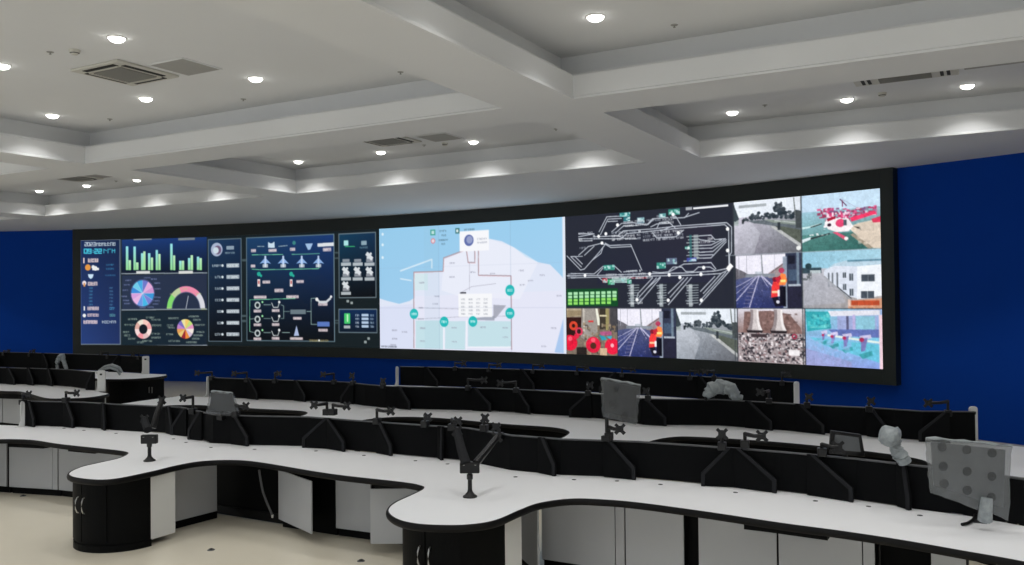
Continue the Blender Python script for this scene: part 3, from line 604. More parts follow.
def im_ship():
    c = Canvas(330, 280); c.grad(0, 0, 1, .3, (186, 208, 228), (190, 214, 232)); c.grad(0, .3, 1, .72, (150, 188, 204), (150, 180, 190), (110, 158, 160), (90, 130, 130)); c.grad(0, .7, 1, 1, (86, 134, 130), (60, 104, 98), (70, 118, 112), (50, 96, 92))
    c.poly([(.6, .62), (.72, .55), (1, .5), (1, 1), (.86, .98)], (206, 192, 176)); c.poly([(.66, .72), (.9, .98), (.84, .99), (.62, .74)], (150, 140, 124))
    PR = [(196, 60, 110), (170, 50, 90), (214, 84, 130), (150, 60, 90), (226, 196, 210), (120, 80, 120)]
    c.speck(.2, .25, .42, .42, 45, PR, (.02, .06)); c.speck(.4, .26, .95, .44, 110, PR+[(130, 130, 150)], (.02, .06)); c.speck(.28, .33, .62, .62, 80, PR+[(240, 230, 235)]*3, (.02, .05))
    c.poly([(.3, .5), (.36, .44), (.6, .46), (.66, .6), (.6, .68), (.45, .68), (.34, .62)], (232, 226, 228)); c.poly([(.33, .44), (.44, .40), (.44, .45), (.34, .49)], (150, 20, 50)); c.disc(.5, .53, .07, (214, 70, 110)); c.disc(.36, .55, .03, (50, 30, 50)); c.rect(.54, .48, .58, .58, (80, 90, 100))
    c.poly([(.4, .68), (.46, .68), (.6, .80), (.57, .84)], (216, 90, 120)); c.disc(.57, .80, .03, (246, 236, 236)); c.poly([(.62, .45), (.92, .36), (.94, .42), (.64, .52)], (226, 60, 100)); c.poly([(.88, .5), (1, .46), (1, .56), (.9, .56)], (206, 60, 90))
    c.line([(.5, .12), (.58, .24)], .015, (90, 60, 90)); c.line([(.52, .12), (.7, .28)], .006, (150, 150, 170)); c.line([(.53, .25), (.53, .15)], .014, (120, 60, 90))
    c.poly([(0, .56), (.1, .55), (.24, .51), (.24, .53), (.1, .58), (0, .6)], (196, 222, 222)); c.line([(.12, .57), (.26, .52)], .018, (50, 60, 60)); c.poly([(0, .78), (.12, .74), (.12, .78), (0, .84)], (214, 228, 232)); c.line([(.12, .77), (.36, .70)], .025, (50, 56, 60)); c.speck(.1, .66, .34, .72, 10, [(220, 226, 226)], (.02, .04)); c.poly([(.66, .6), (.74, .62), (.76, .68)], (80, 76, 70))
    c.speck(.66, .56, 1, .95, 30, [(186, 174, 160), (216, 204, 190)], (.02, .06), .5)
    return c
def im_track():
    c = Canvas(330, 280); c.rect(0, 0, 1, .2, (150, 148, 160)); c.grad(0, .02, 1, .42, (222, 220, 232), (226, 224, 234)); c.grad(0, .38, 1, 1, (86, 92, 128), (76, 80, 112), (48, 58, 112), (40, 44, 78))
    c.poly([(0, .24), (.1, .3), (.25, .4), (0, .46)], (104, 102, 110)); c.poly([(.5, .36), (.62, .26), (.75, .16), (.75, .46), (.5, .44)], (150, 136, 138)); c.line([(.55, .34), (.75, .17)], .02, (110, 96, 100)); c.rect(.15, .36, .6, .42, (130, 136, 146)); c.rect(.3, .32, .42, .36, (180, 186, 196))
    for pts, w in ([[(.34, .4), (.0, .86)], .018], [[(.36, .4), (.2, 1)], .02], [[(.32, .4), (0, .6)], .012], [[(.33, .41), (0, .72)], .01], [[(.4, .4), (.62, .66)], .03], [[(.39, .4), (.5, .62)], .012]): c.line(pts, w, (180, 178, 206))
    c.speck(0, .5, .75, 1, 160, [(60, 70, 130), (36, 40, 80), (90, 96, 146), (110, 110, 150)], (.01, .03), .6)
    for k in range(7): c.line([(.1+.02*k, .98-.07*k), (.22+.012*k, .98-.07*k)], .012, (120, 118, 150))
    for x in (.05, .17, .4, .6): c.line([(x, 0), (x, .36)], .010, (160, 160, 172))
    c.line([(.4, .02), (.42, .4)], .02, (130, 136, 142)); c.rect(.76, 0, 1, 1, (52, 58, 78)); c.rect(.72, .06, .78, 1, (140, 150, 166)); c.rect(.8, .05, .9, .2, (30, 32, 46)); c.rect(.8, .3, .92, .5, (70, 86, 108)); c.rect(.92, 0, .96, .6, (110, 126, 142)); c.rect(.78, .6, 1, 1, (40, 40, 58)); c.rect(.8, .56, .98, .6, (170, 178, 190))
    c.poly([(.55, .6), (.58, .5), (.66, .5), (.67, .6), (.64, .78), (.54, .8)], (226, 60, 60)); c.disc(.6, .47, .045, (120, 30, 50)); c.rect(.55, .68, .64, .72, (250, 190, 150)); c.poly([(.66, .42), (.7, .36), (.76, .38), (.78, .5), (.75, .58), (.66, .58)], (244, 130, 70)); c.disc(.7, .31, .05, (170, 60, 90)); c.poly([(.6, .45), (.68, .4), (.7, .5), (.64, .54)], (190, 40, 60)); c.rect(.68, .48, .76, .52, (250, 220, 130))
    c.rect(.67, .6, .72, .95, (22, 20, 34)); c.rect(.72, .6, .76, .96, (16, 16, 28)); c.poly([(.55, .8), (.64, .78), (.68, .96), (.6, .96)], (26, 24, 40)); c.rect(.64, .66, .67, .78, (230, 230, 236)); c.disc(.64, .88, .03, (210, 210, 220))
    return c
def im_build():
    c = Canvas(330, 280); c.grad(0, 0, 1, .3, (140, 186, 206), (160, 198, 214)); c.grad(0, .3, 1, 1, (176, 178, 188), (190, 186, 190), (150, 150, 156), (160, 152, 148)); c.rect(0, .28, .25, .38, (56, 74, 84)); c.disc(.08, .25, .05, (40, 60, 66)); c.rect(.1, .33, .24, .38, (180, 192, 196)); c.speck(0, .34, .12, .5, 18, [(90, 96, 100), (120, 124, 128)], (.02, .06))
    c.poly([(.28, .34), (.42, .24), (.7, .27), (.69, .82), (.56, .78), (.28, .42)], (206, 212, 224)); c.poly([(.7, .27), (1, .24), (1, .78), (.69, .84)], (226, 230, 236)); c.poly([(.28, .34), (.42, .22), (.56, .18), (1, .16), (1, .26), (.7, .28), (.42, .26)], (176, 198, 212)); c.rect(.58, .17, 1, .2, (90, 130, 150))
    for r_ in ((.75, .42, .91, .54), (.74, .7, .9, .82), (.6, .4, .65, .52), (.52, .38, .56, .47), (.6, .66, .65, .78), (.52, .58, .56, .68)): c.rect(*r_, (70, 78, 88)); c.rect((r_[0]+r_[2])/2-.004, r_[1], (r_[0]+r_[2])/2+.004, r_[3], (150, 158, 164))
    for x in (.33, .38, .44): c.rect(x, .38, x+.02, .62, (110, 116, 124))
    c.line([(.28, .44), (.6, .84)], .03, (150, 152, 156)); c.line([(.45, .62), (.62, .82)], .015, (60, 64, 70)); c.poly([(.58, .86), (1, .82), (1, 1), (.58, 1)], (196, 146, 120)); c.rect(.62, .86, .96, .94, (178, 76, 48)); c.rect(.58, .84, .61, .96, (220, 190, 176)); c.speck(.6, .95, 1, 1, 14, [(220, 150, 110), (160, 110, 90)], (.02, .05))
    c.poly([(.05, .5), (.25, .4), (.5, .7), (.55, .9), (0, .95)], (166, 168, 178), .6)
    return c
def im_ruin():
    c = Canvas(330, 280, (150, 140, 142)); c.grad(0, 0, 1, .45, (206, 202, 212), (220, 216, 222), (140, 116, 112), (140, 120, 118))
    c.poly([(.1, .06), (.5, .04), (.78, .1), (.94, .34), (.96, .45), (.08, .45)], (124, 98, 94)); c.speck(.1, .08, .9, .42, 70, [(104, 80, 76), (140, 112, 106), (90, 72, 70), (160, 134, 130)], (.02, .07), .7)
    for x in (.19, .55):
        c.poly([(x, .02), (x+.13, .02), (x+.13, .12), (x+.15, .3), (x+.19, .41), (x-.05, .41), (x-.01, .3), (x+.01, .12)], (196, 188, 188)); c.poly([(x, .02), (x+.05, .02), (x+.05, .2), (x+.02, .41), (x-.05, .41), (x-.01, .3), (x+.01, .12)], (140, 130, 132)); c.poly([(x+.1, .02), (x+.13, .02), (x+.13, .12), (x+.15, .3), (x+.19, .41), (x+.13, .41), (x+.1, .2)], (226, 220, 220))
        c.poly([(x-.06, .40), (x+.2, .40), (x+.18, .45), (x-.04, .45)], (44, 38, 42))
    c.speck(0, .44, 1, .98, 520, [(226, 220, 222), (84, 78, 84), (58, 54, 60), (170, 160, 164), (200, 192, 196), (130, 104, 106), (40, 38, 44)], (.015, .05), .9)
    for k in range(14):
        x = rng.uniform(0, 1); y = rng.uniform(.5, .95); c.line([(x, y), (x+rng.uniform(-.15, .15), y+rng.uniform(-.12, .12))], .015, (214, 206, 210), .8)
    c.disc(.85, .5, .05, (150, 60, 80), r0=.02); c.rect(.76, .74, .92, .84, (226, 222, 224)); c.rect(.2, .47, .44, .53, (60, 50, 54))
    return c
def im_pump():
    c = Canvas(330, 280); c.grad(0, 0, 1, .5, (130, 196, 208), (150, 170, 206), (130, 170, 206), (130, 160, 210)); c.grad(0, .48, 1, 1, (140, 180, 220), (120, 190, 214), (150, 160, 206), (130, 150, 214))
    c.poly([(0, .05), (.32, .05), (.34, .34), (.02, .4)], (56, 160, 170)); c.speck(.02, .08, .32, .34, 40, [(80, 190, 196), (40, 130, 146), (110, 200, 200)], (.03, .08), .6); c.poly([(.3, .04), (.96, .02), (.96, .1), (.34, .13)], (214, 214, 224)); c.rect(.42, .12, .92, .36, (150, 160, 200)); c.rect(.66, .12, .9, .36, (136, 186, 204)); c.rect(.54, .12, .57, .38, (90, 90, 120)); c.rect(.62, .1, .65, .38, (180, 170, 210))
    c.poly([(.3, .36), (.95, .34), (.95, .48), (.4, .46)], (96, 110, 170)); c.line([(.3, .46), (.96, .56)], .035, (214, 226, 220)); c.poly([(.05, .5), (.96, .6), (.96, .9), (.7, .8), (.2, .62)], (90, 190, 206), .7)
    for x, y, k in [(.2, .40, .7), (.32, .42, .85), (.48, .44, 1.), (.7, .46, 1.2)]:
        c.poly([(x, y), (x+.12*k, y-.03), (x+.13*k, y+.03), (x+.04, y+.07)], (196, 190, 220)); c.poly([(x+.02, y+.05), (x+.09*k, y+.02), (x+.06*k, y+.2*k), (x+.02, y+.22*k)], (120, 120, 176)); c.disc(x+.03, y+.06, .03*k, (170, 50, 90)); c.poly([(x-.01, y+.26*k), (x+.13*k, y+.2*k), (x+.14*k, y+.26*k), (x+.04, y+.32*k)], (64, 150, 160))
    c.rect(.95, .1, 1, 1, (224, 196, 206)); c.speck(.05, .5, .6, .95, 50, [(160, 170, 214), (120, 170, 214), (140, 180, 220)], (.04, .1), .35); c.poly([(0, .7), (.6, .9), (.6, 1), (0, 1)], (150, 150, 196), .6)
    return c
def im_valves():
    c = Canvas(330, 280, (120, 108, 96)); c.rect(0, 0, .3, .18, (170, 156, 132)); c.poly([(0, .05), (.3, .05), (.3, .15), (0, .2)], (146, 130, 104)); c.rect(0, .2, .3, .6, (50, 26, 24)); c.poly([(.32, 0), (.6, 0), (.62, .5), (.4, .7), (.28, .62)], (150, 144, 138)); c.rect(.34, 0, .36, .6, (196, 190, 180)); c.poly([(.58, 0), (.62, 0), (.68, .36), (.62, .36)], (226, 226, 210)); c.rect(.66, 0, .78, .45, (60, 54, 46)); c.rect(.78, 0, .84, .46, (150, 140, 96)); c.rect(.86, 0, 1, .5, (70, 68, 72)); c.rect(.66, .14, .8, .18, (200, 190, 160))
    c.speck(.3, .3, 1, 1, 90, [(110, 100, 90), (160, 146, 124), (70, 60, 54), (140, 120, 96)], (.03, .08), .7)
    c.disc(.14, .38, .1, (206, 70, 48), r0=.04); c.disc(.25, .5, .09, (204, 60, 90), r0=.05); c.disc(.07, .75, .17, (216, 30, 60)); c.disc(.2, .6, .06, (200, 40, 66)); c.disc(.53, .78, .17, (214, 34, 66)); c.disc(.53, .8, .07, (80, 44, 34)); c.disc(.9, .8, .17, (220, 34, 66)); c.disc(.9, .78, .04, (240, 170, 180)); c.disc(.07, .66, .05, (240, 90, 110)); c.disc(.53, .68, .05, (240, 90, 110))
    c.poly([(.66, .5), (.88, .48), (.9, .56), (.68, .58)], (170, 90, 130)); c.poly([(.64, .56), (.76, .6), (.8, .66), (.7, .68)], (50, 150, 170)); c.poly([(.78, .6), (.9, .58), (.88, .66)], (60, 170, 190)); c.rect(.2, .84, .4, 1, (40, 34, 32)); c.rect(.66, .84, .8, 1, (196, 170, 140)); c.rect(.44, .26, .54, .3, (206, 60, 60))
    return c
def feed_tone(a):
    H, W, _ = a.shape; n = np.zeros((H, W))
    for k, am in ((1, .03), (2, .035), (4, .035), (9, .03)):
        g = rng.normal(0, 1, (H//k+2, W//k+2)); n += am*np.kron(g, np.ones((k, k)))[:H, :W]
    mask = np.zeros((H, W)); mask[2*H//3:, :] = 1; mask[:, int(W*(wall_sz(735.6, 280)[0]-s0)/(s1-s0)):] = 1; mask = mask*.85+.08
    lum = a.mean(2)
    out = a*(1+(n*mask*(1.25-lum))[..., None])
    return np.clip((out-.5)*1.1+.53, 0, 1)
feed(im_road(1), 735.6, 802.5, 0); feed(im_ship(), 803, 884, 0); feed(im_track(), 736.6, 802.6, 1); feed(im_build(), 803, 884, 1)
feed(im_ruin(), 738, 804.5, 2); feed(im_pump(), 805.5, 884, 2); feed(im_road(0), 676.5, 737, 2); feed(im_track(), 618, 676, 2); feed(im_valves(), 565, 617.5, 2)
for px in (735, 802.8): 
    x = (wall_sz(px, 280)[0]-s0)/(s1-s0); C3.rect(x-.002, 0, x+.002, 1, (60, 66, 70), .6)
C3.rect(.56, 1/3-.004, 1, 1/3+.004, (150, 158, 166), .5); C3.rect(0, 2/3-.004, 1, 2/3+.004, (60, 66, 72), .6)
display('camera_feed_display', C3, s0, s1, ZB, ZT, vw, tone=feed_tone).matrix_parent_inverse = IV
# ------------------------------------------------------------------ consoles
DZ = .75
def pts_at(L, z=DZ): return [at(px, py, z) for px, py in L]
def lobe(cx, tip, bay, w=.49, flip=None):
    """front edge of a rounded peninsula, west to east"""
    L = [(cx-1.15, bay-.02), (cx-.85, bay-.08), (cx-.62, bay-.3), (cx-.53, bay-.6), (cx-w, tip+.42), (cx-.36, tip+.14), (cx-.1, tip), (cx+.14, tip), (cx+.37, tip+.14), (cx+w, tip+.42), (cx+.5, bay-.6), (cx+.58, bay-.3), (cx+.82, bay-.06), (cx+1.15, bay+.05)]
    return L
def offset(poly, d):
    out = []; n = len(poly)
    for i, p in enumerate(poly):
        a = poly[max(i-1, 0)]; b = poly[min(i+1, n-1)]
        tx, ty = b[0]-a[0], b[1]-a[1]; L = math.hypot(tx, ty) or 1
        out.append((p[0]+ty/L*d, p[1]-tx/L*d))
    return out
def worktop(front, back, label, shade_strip=0):
    """front: west->east curve, back: west->east curve"""
    r = empty('console_worktop', (front[0][0], front[0][1], 0), label, 'desk', 'curved console worktops')
    poly = list(front)+list(reversed(back))
    MB().prism(poly, DZ-.028, DZ).build('worktop_surface', M['top'], r)
    o = offset(front, .018); n = len(front); prof = [(0, .004), (.6, .004), (1, -.008), (1.25, -.026), (1, -.044), (.5, -.052), (0, -.052)]
    vs, fs = [], []; k = len(prof)
    for p, q in zip(front, o):
        for t, z in prof: vs.append((p[0]+(q[0]-p[0])*t, p[1]+(q[1]-p[1])*t, DZ+z))
    for i in range(n-1):
        for j in range(k): fs.append((i*k+j, (i+1)*k+j, (i+1)*k+(j+1) % k, i*k+(j+1) % k))
    fs += [tuple(range(k)), tuple(range((n-1)*k, n*k))]
    MB().add(vs, fs).build('edge_strip', M['edge'], r, smooth=True)
    if shade_strip:
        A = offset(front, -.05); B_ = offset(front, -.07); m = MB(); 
        for i in range(len(A)-1): m.prism([A[i], A[i+1], B_[i+1], B_[i]], DZ-.052-shade_strip, DZ-.03)
        m.build('shade_strip', M['black'], r)  # black strip put in for the shade below the desk edge
    return r
def lerp(poly, n=1): return poly
# back lines (partition feet), surveyed
B1 = [(-12.9, 6.95), (-12.16, 7.07)]+pts_at([(25, 426), (80, 427), (112, 430), (179, 434), (194, 438), (210, 443), (253, 445), (307, 446), (353, 451), (398, 455), (449, 459.5), (467, 461), (510, 470), (561, 475), (600, 476), (638, 478), (702, 484), (780, 491), (857, 500), (916, 509), (966, 515.5), (1024, 526)])+[(.62, 7.5), (1.3, 7.62)]
F1 = spline([(-12.9, 5.4), (-12.5, 4.95), (-12.0, 4.8), (-11.6, 5.0), (-11.42, 5.5), (-11.3, 6.05), (-10.95, 6.3)]+pts_at([(30, 440), (60, 444.3), (100, 448.6), (124, 451.5), (128, 454), (118, 458.5), (98, 463), (80, 467.5), (69, 474), (80, 478.3), (110, 479.6), (150, 472), (175, 466), (200, 461.6), (230, 460.3), (260, 462.5), (330, 474), (400, 482), (420, 485.5), (424, 488.5), (414, 494), (395, 503), (388.5, 511), (397, 519), (415, 523.6), (440, 525.3), (468, 524.8), (495, 520.5), (520, 510), (540, 503), (570, 499), (600, 499.6), (640, 503), (710, 512.5), (780, 523), (840, 531), (900, 540)])+pts_at([(960, 550.5), (1024, 562)])+[(.4, 6.25), (.5, 5.95), (.55, 5.6), (.72, 5.35), (1.0, 5.25), (1.3, 5.3)], 5)
worktop(F1, B1, 'long wavy white desktop with black edge nearest the viewer, two rounded peninsulas')
B2 = [(-12.75, 10.6), (-12.3, 10.68)]+pts_at([(237, 398.4), (306, 401), (345, 402), (386, 408.2), (430, 409.5), (480, 410.5), (534, 414), (572, 416), (600, 419), (641, 424.6), (717, 425.6), (778, 430), (828, 434), (862, 436), (923, 441)])+[(-.16, 11.2), (.35, 11.1), (1.0, 11.0)]
F2 = spline([(-12.72, 10.45), (-12.78, 10.1), (-12.7, 9.3), (-12.55, 8.9), (-12.25, 8.8), (-11.95, 8.95), (-11.85, 9.3), (-11.75, 9.6), (-11.4, 9.8), (-11.0, 9.85), (-10.05, 9.9), (-9.25, 9.98), (-8.92, 9.7), (-8.85, 9.2), (-8.65, 8.8), (-8.3, 8.65), (-7.95, 8.8), (-7.8, 9.2), (-7.75, 9.7), (-7.5, 10.08), (-6.89, 10.24), (-5.83, 10.14), (-5.05, 10.15), (-4.7, 9.93), (-4.58, 9.55), (-4.55, 9.2), (-4.35, 8.85), (-4.05, 8.75), (-3.75, 8.85), (-3.55, 9.2), (-3.52, 9.7), (-3.38, 10.08), (-3.09, 10.22), (-2.38, 10.26), (-1.75, 10.2), (-1.15, 10.06), (-.68, 9.85), (-.5, 9.5), (-.42, 9.1), (-.2, 8.8), (.15, 8.7), (.6, 9.0), (.9, 9.6), (1.0, 10.0)], 5)
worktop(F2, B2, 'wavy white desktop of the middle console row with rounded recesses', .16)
B2L = [(-22.5, 10.3), (-20, 10.45)]+pts_at([(0, 384), (38, 385), (71, 387)])+[(-15.35, 10.62), (-14.75, 10.45)]
F2L = spline([(-22.5, 9.1), (-20, 9.4), (-18.5, 9.6)]+pts_at([(0, 391), (23, 392), (45, 398), (64, 398.6), (83, 398)])+[(-14.12, 9.95), (-14.3, 10.3), (-14.72, 10.43)], 5)
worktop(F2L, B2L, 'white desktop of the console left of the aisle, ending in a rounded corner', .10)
B3 = [(-10.75, 13.5), (-10.15, 13.72), (-9.3, 13.88), (-8.39, 13.97), (-7.2, 14.1), (-6.03, 14.12), (-4.9, 14.02), (-3.8, 13.9), (-2.59, 13.6), (-2.0, 13.4)]
F3 = spline([(-10.8, 13.3), (-10.75, 12.6), (-10.5, 12.2), (-10.15, 12.1), (-9.8, 12.25), (-9.6, 12.7), (-9.2, 12.85), (-8.39, 12.95), (-7.2, 13.0), (-6.8, 12.8), (-6.6, 12.3), (-6.3, 12.0), (-5.9, 12.1), (-5.7, 12.6), (-5.4, 12.95), (-4.9, 12.98), (-3.8, 12.85), (-3.2, 12.6), (-3.05, 12.1), (-2.7, 11.95), (-2.3, 12.1), (-2.1, 12.6), (-2.0, 13.0)], 5)
worktop(F3, B3, 'white desktop of the console row closest to the big screen, mostly hidden')
B3L = [(-26.5, 12.4), (-24.5, 12.95), (-22.9, 13.25), (-21.0, 13.45), (-19.2, 13.55), (-17.3, 13.5), (-16.75, 13.55)]
F3L = spline([(-26.5, 11.4), (-24.5, 11.95), (-22.5, 12.3), (-20.5, 12.5), (-19.3, 12.55), (-18.6, 12.6), (-17.9, 12.35), (-17.4, 12.2), (-16.9, 12.22), (-16.5, 12.45), (-16.35, 12.85), (-16.45, 13.3), (-16.72, 13.53)], 5)
worktop(F3L, B3L, 'far white desktop left of the aisle with a rounded end over a black cabinet')
# cable grommets, desk mark lines and the flat service flaps
def grommet(px, py, label, z=DZ):
    x, y = at(px, py, z)
    r = empty('cable_grommet', (x, y, z), label, 'grommet', 'cable grommets along the front console')
    MB().lathe([(.0001, .003), (.012, .003), (.016, .004), (.020, .003), (.021, 0)], n=18).build('grommet_ring', M['cap'], r, smooth=True, world=False)
    MB().lathe([(.0001, .0048), (.010, .0046), (.012, .003)], n=14).build('grommet_cap', M['darkplastic'], r, smooth=True, world=False)
for i, (px, py) in enumerate([(64, 428.5), (84, 430.5), (116, 433.5), (173.5, 439), (186, 442.5), (211, 447.5), (254.5, 449.5), (316, 451), (364, 455.5), (415.5, 460.8), (447.5, 464), (515.5, 477), (574, 479.7), (617, 481), (660.5, 484.5), (735.5, 492.5), (815.5, 501), (868.5, 506.5), (920, 515.5)]):
    grommet(px, py, 'small dark cable grommet on the front desktop, %s from the left' % ORD[i])
# ------------------------------------------------------------------ partitions
PH = .345
def partition(rowname, rowlab, a, b, i, n, fins=(), z0=DZ, h=PH, cat='desk divider'):
    ax, ay = a; bx, by = b; L = math.hypot(bx-ax, by-ay); ang = math.atan2(by-ay, bx-ax)
    nx, ny = math.sin(ang), -math.cos(ang)          # toward the operator
    r = empty('desk_divider', ((ax+bx)/2, (ay+by)/2, z0), 'black divider board, %s from left along %s' % (ORD[i], rowlab), cat, 'divider boards on '+rowname)
    cx, cy = (ax+bx)/2-nx*.022, (ay+by)/2-ny*.022
    MB().box((cx, cy, z0+h/2), (L+.010, .036, h-.012), rz=ang).build('board', M['fabric'], r, bevel=.003)
    MB().box((cx, cy, z0+h-.003), (L+.012, .042, .012), rz=ang).build('top_cap', M['cap'], r, bevel=.003)
    for (t, d, wdt) in fins:                         # t: foot position along board, d: lean (+1 foot further east)
        # wing board: full height at the hinge, sloping down to a short upright foot
        ux, uy = math.cos(ang), math.sin(ang)
        fx_, fy_ = ax+ux*t*L, ay+uy*t*L
        hx, hy = fx_-ux*d*wdt, fy_-uy*d*wdt
        foot = (fx_+nx*.075, fy_+ny*.075); hin = (hx+nx*.012, hy+ny*.012); body = (hx-ux*d*.07+nx*.004, hy-uy*d*.07+ny*.004)
        P = [(body[0], body[1], z0+.004), (foot[0], foot[1], z0+.004), (foot[0], foot[1], z0+.12), (hin[0], hin[1], z0+h+.008), (body[0], body[1], z0+h+.008)]
        dv = Vector((foot[0]-body[0], foot[1]-body[1], 0)); nn = Vector((dv.y, -dv.x, 0)) if d > 0 else Vector((-dv.y, dv.x, 0))
        w_ = MB().slab(P, (nn.x, nn.y, 0), .022).build('side_wing', M['fabric'], r, bevel=.003)
        u_ = dv.normalized(); e_ = .034; nn.normalize()
        E = [Vector(P[1]), Vector(P[2]), Vector(P[3])]; I = [E[0]-u_*e_, E[1]-u_*e_-Vector((0, 0, .014)), E[2]-u_*e_-Vector((0, 0, .004))]
        for k in (0, 1):
            MB().slab([E[k]+nn*.022, E[k+1]+nn*.022, I[k+1]+nn*.022, I[k]+nn*.022], (nn.x, nn.y, 0), .010).build('wing_edge', M['fin'], w_)
    return r
def run(rowname, rowlab, pts, finspec, h=PH):
    n = len(pts)-1
    for i in range(n): partition(rowname, rowlab, pts[i], pts[i+1], i, n, finspec.get(i, ()), h=h)
P1 = pts_at([(25, 426), (80, 427.3), (112, 430), (179, 434), (195, 438.5), (213, 443.3), (254, 445.3), (307, 446.5), (351, 450.8), (398, 455), (449, 459.5)])+pts_at([(467, 461), (510, 470), (561, 475), (638, 478.3), (702, 484), (780, 491.5), (857, 500.5), (916, 509), (966, 515.5), (1024, 526)])+[(.62, 7.5), (1.3, 7.62)]
FS = {0: [(.27, 1, .13), (.98, 1, .15)], 1: [(.98, 1, .1)], 2: [(.97, -1, -.0)], 3: [], 5: [(.98, 1, .22)], 6: [(.98, -1, .0)], 7: [(.98, 1, .28)], 8: [(.98, 1, .19)], 9: [(.97, 1, .03)],
      12: [(.98, 1, .15)], 13: [(.99, 1, .24)], 15: [(.02, -1, .22), (.99, 1, .32)], 16: [(.99, 1, .32)], 17: [(.98, 1, .05)]}
FS[2] = [(.98, 1, .10)]; FS[3] = [(.02, -1, .2)]; FS[6] = [(.9, 1, .02)]; FS[7] = [(.02, -1, .28), (.98, 1, .28)]; FS[4] = [(.02, -1, .16)]
FS[6] = []
FS[14] = []
run('the front console', 'the front console', P1, FS)
P2 = pts_at([(209, 396.8), (237, 398.4), (262, 399.5), (290, 400.6), (322, 402), (345, 403), (365, 406), (386, 408.2), (414, 409.3), (460, 410.4), (494, 411.2), (534, 413.8), (572, 416.5), (600, 419), (641, 424.6), (668, 425.4), (717, 425.8), (776, 430), (828, 434), (862, 436), (895, 438.5), (923, 441)])+[(-.16, 11.25)]
FS2 = {1: [(.98, 1, .22)], 3: [(.6, 1, .22)], 5: [(.02, -1, .2)], 7: [(.98, 1, .2)], 9: [(.97, 1, .25)], 10: [(.98, 1, .22)], 12: [(.02, -1, .26)], 14: [(.98, 1, .26)], 16: [(.98, 1, .3)], 17: [(.98, 1, .3)], 19: [(.9, 1, .2)], 20: [(.9, -1, .25)]}
run('the middle console', 'the middle console', P2, FS2)
P2L = [(-22.5, 10.3), (-21.2, 10.38), (-20, 10.45), (-19.2, 10.52)]+pts_at([(0, 384), (20, 384.6), (38, 385.2), (57, 386), (71, 387), (93, 390)])
run('the middle console left of the aisle', 'the middle console left of the aisle', P2L, {3: [(.9, 1, .2)], 4: [(.95, 1, .25)], 5: [(.98, 1, .2)], 6: [(.98, 1, .18)], 8: [(.9, -1, .12)]})
P3 = [(-10.15, 13.72), (-9.3, 13.88), (-8.39, 13.97), (-7.2, 14.1), (-6.03, 14.12), (-4.9, 14.02), (-3.8, 13.9), (-2.59, 13.6)]
run('the console closest to the screen', 'the console closest to the screen', P3, {0: [(.98, 1, .25)], 2: [(.9, 1, .25)], 3: [(.98, -1, .25)], 5: [(.9, 1, .25)]}, h=.37)
P3L = [(-26.5, 12.4), (-25.5, 12.7), (-24.5, 12.95), (-23.6, 13.13), (-22.7, 13.28), (-21.8, 13.37), (-20.9, 13.45), (-20.0, 13.52), (-19.1, 13.55), (-18.2, 13.53), (-17.3, 13.5)]
run('the far console left of the aisle', 'the far console left of the aisle', P3L, {5: [(.98, 1, .25)], 3: [(.98, 1, .25)], 8: [(.5, -1, .25)]}, h=.40)
# white upright end panels closing each row of partitions
def end_panel(x, y, label, rz=0, w=.24, h=.40, z0=DZ, slot=True):
    r = empty('end_panel', (x, y, z0), label, 'end panel', 'white end panels of the divider rows', rz)
    n = 8; P = [(-w/2-.07, 0, 0), (-w/2-.02, 0, .02), (-w/2, 0, .08)]+[(-w/2+.03-.03*math.cos(k*PI/2/4), 0, h-.03+.03*math.sin(k*PI/2/4)) for k in range(5)]+[(w/2-.03+.03*math.sin(k*PI/2/4), 0, h-.03+.03*math.cos(k*PI/2/4)) for k in range(5)]+[(w/2, 0, 0)]
    m = MB(); m.slab(P, (0, 1, 0), .03); m.build('panel', M['white'], r, bevel=.003, world=False)
    if slot: MB().box((0, -.002, h-.075), (.05, .006, .035)).build('cable_slot', M['slot'], r, bevel=.004, world=False)
ex, ey = at(101, 391.5, DZ); end_panel(ex, ey, 'short white end panel with small slot, end of the left console desktop', .35, w=.16, h=.40)
end_panel(-17.28, 13.42, 'white end panel with slot standing on the far rounded desktop above black cabinet', .5, w=.16, h=.42)
end_panel(-10.17, 13.66, 'thin white end panel at left end of the console closest to the screen', 1.2, w=.05, h=.375, slot=False)
end_panel(-2.57, 13.55, 'white end panel at right end of the console closest to the screen', .95, w=.09, h=.385, slot=False)
ex, ey = at(974.5, 441, DZ); end_panel(ex, ey-.02, 'white end panel with slot, right end of the middle console', .62, w=.095, h=.40)
ex, ey = at(24, 427, DZ); end_panel(ex-.03, ey, 'thin grey-white end panel at the left end of the front console partitions', 1.25, w=.05, h=.35, slot=False)
ex, ey = at(208.5, 396.6, DZ); end_panel(ex, ey, 'white end panel at the left end of the middle console, behind wrapped monitor', 1.3, w=.05, h=.36, slot=False)

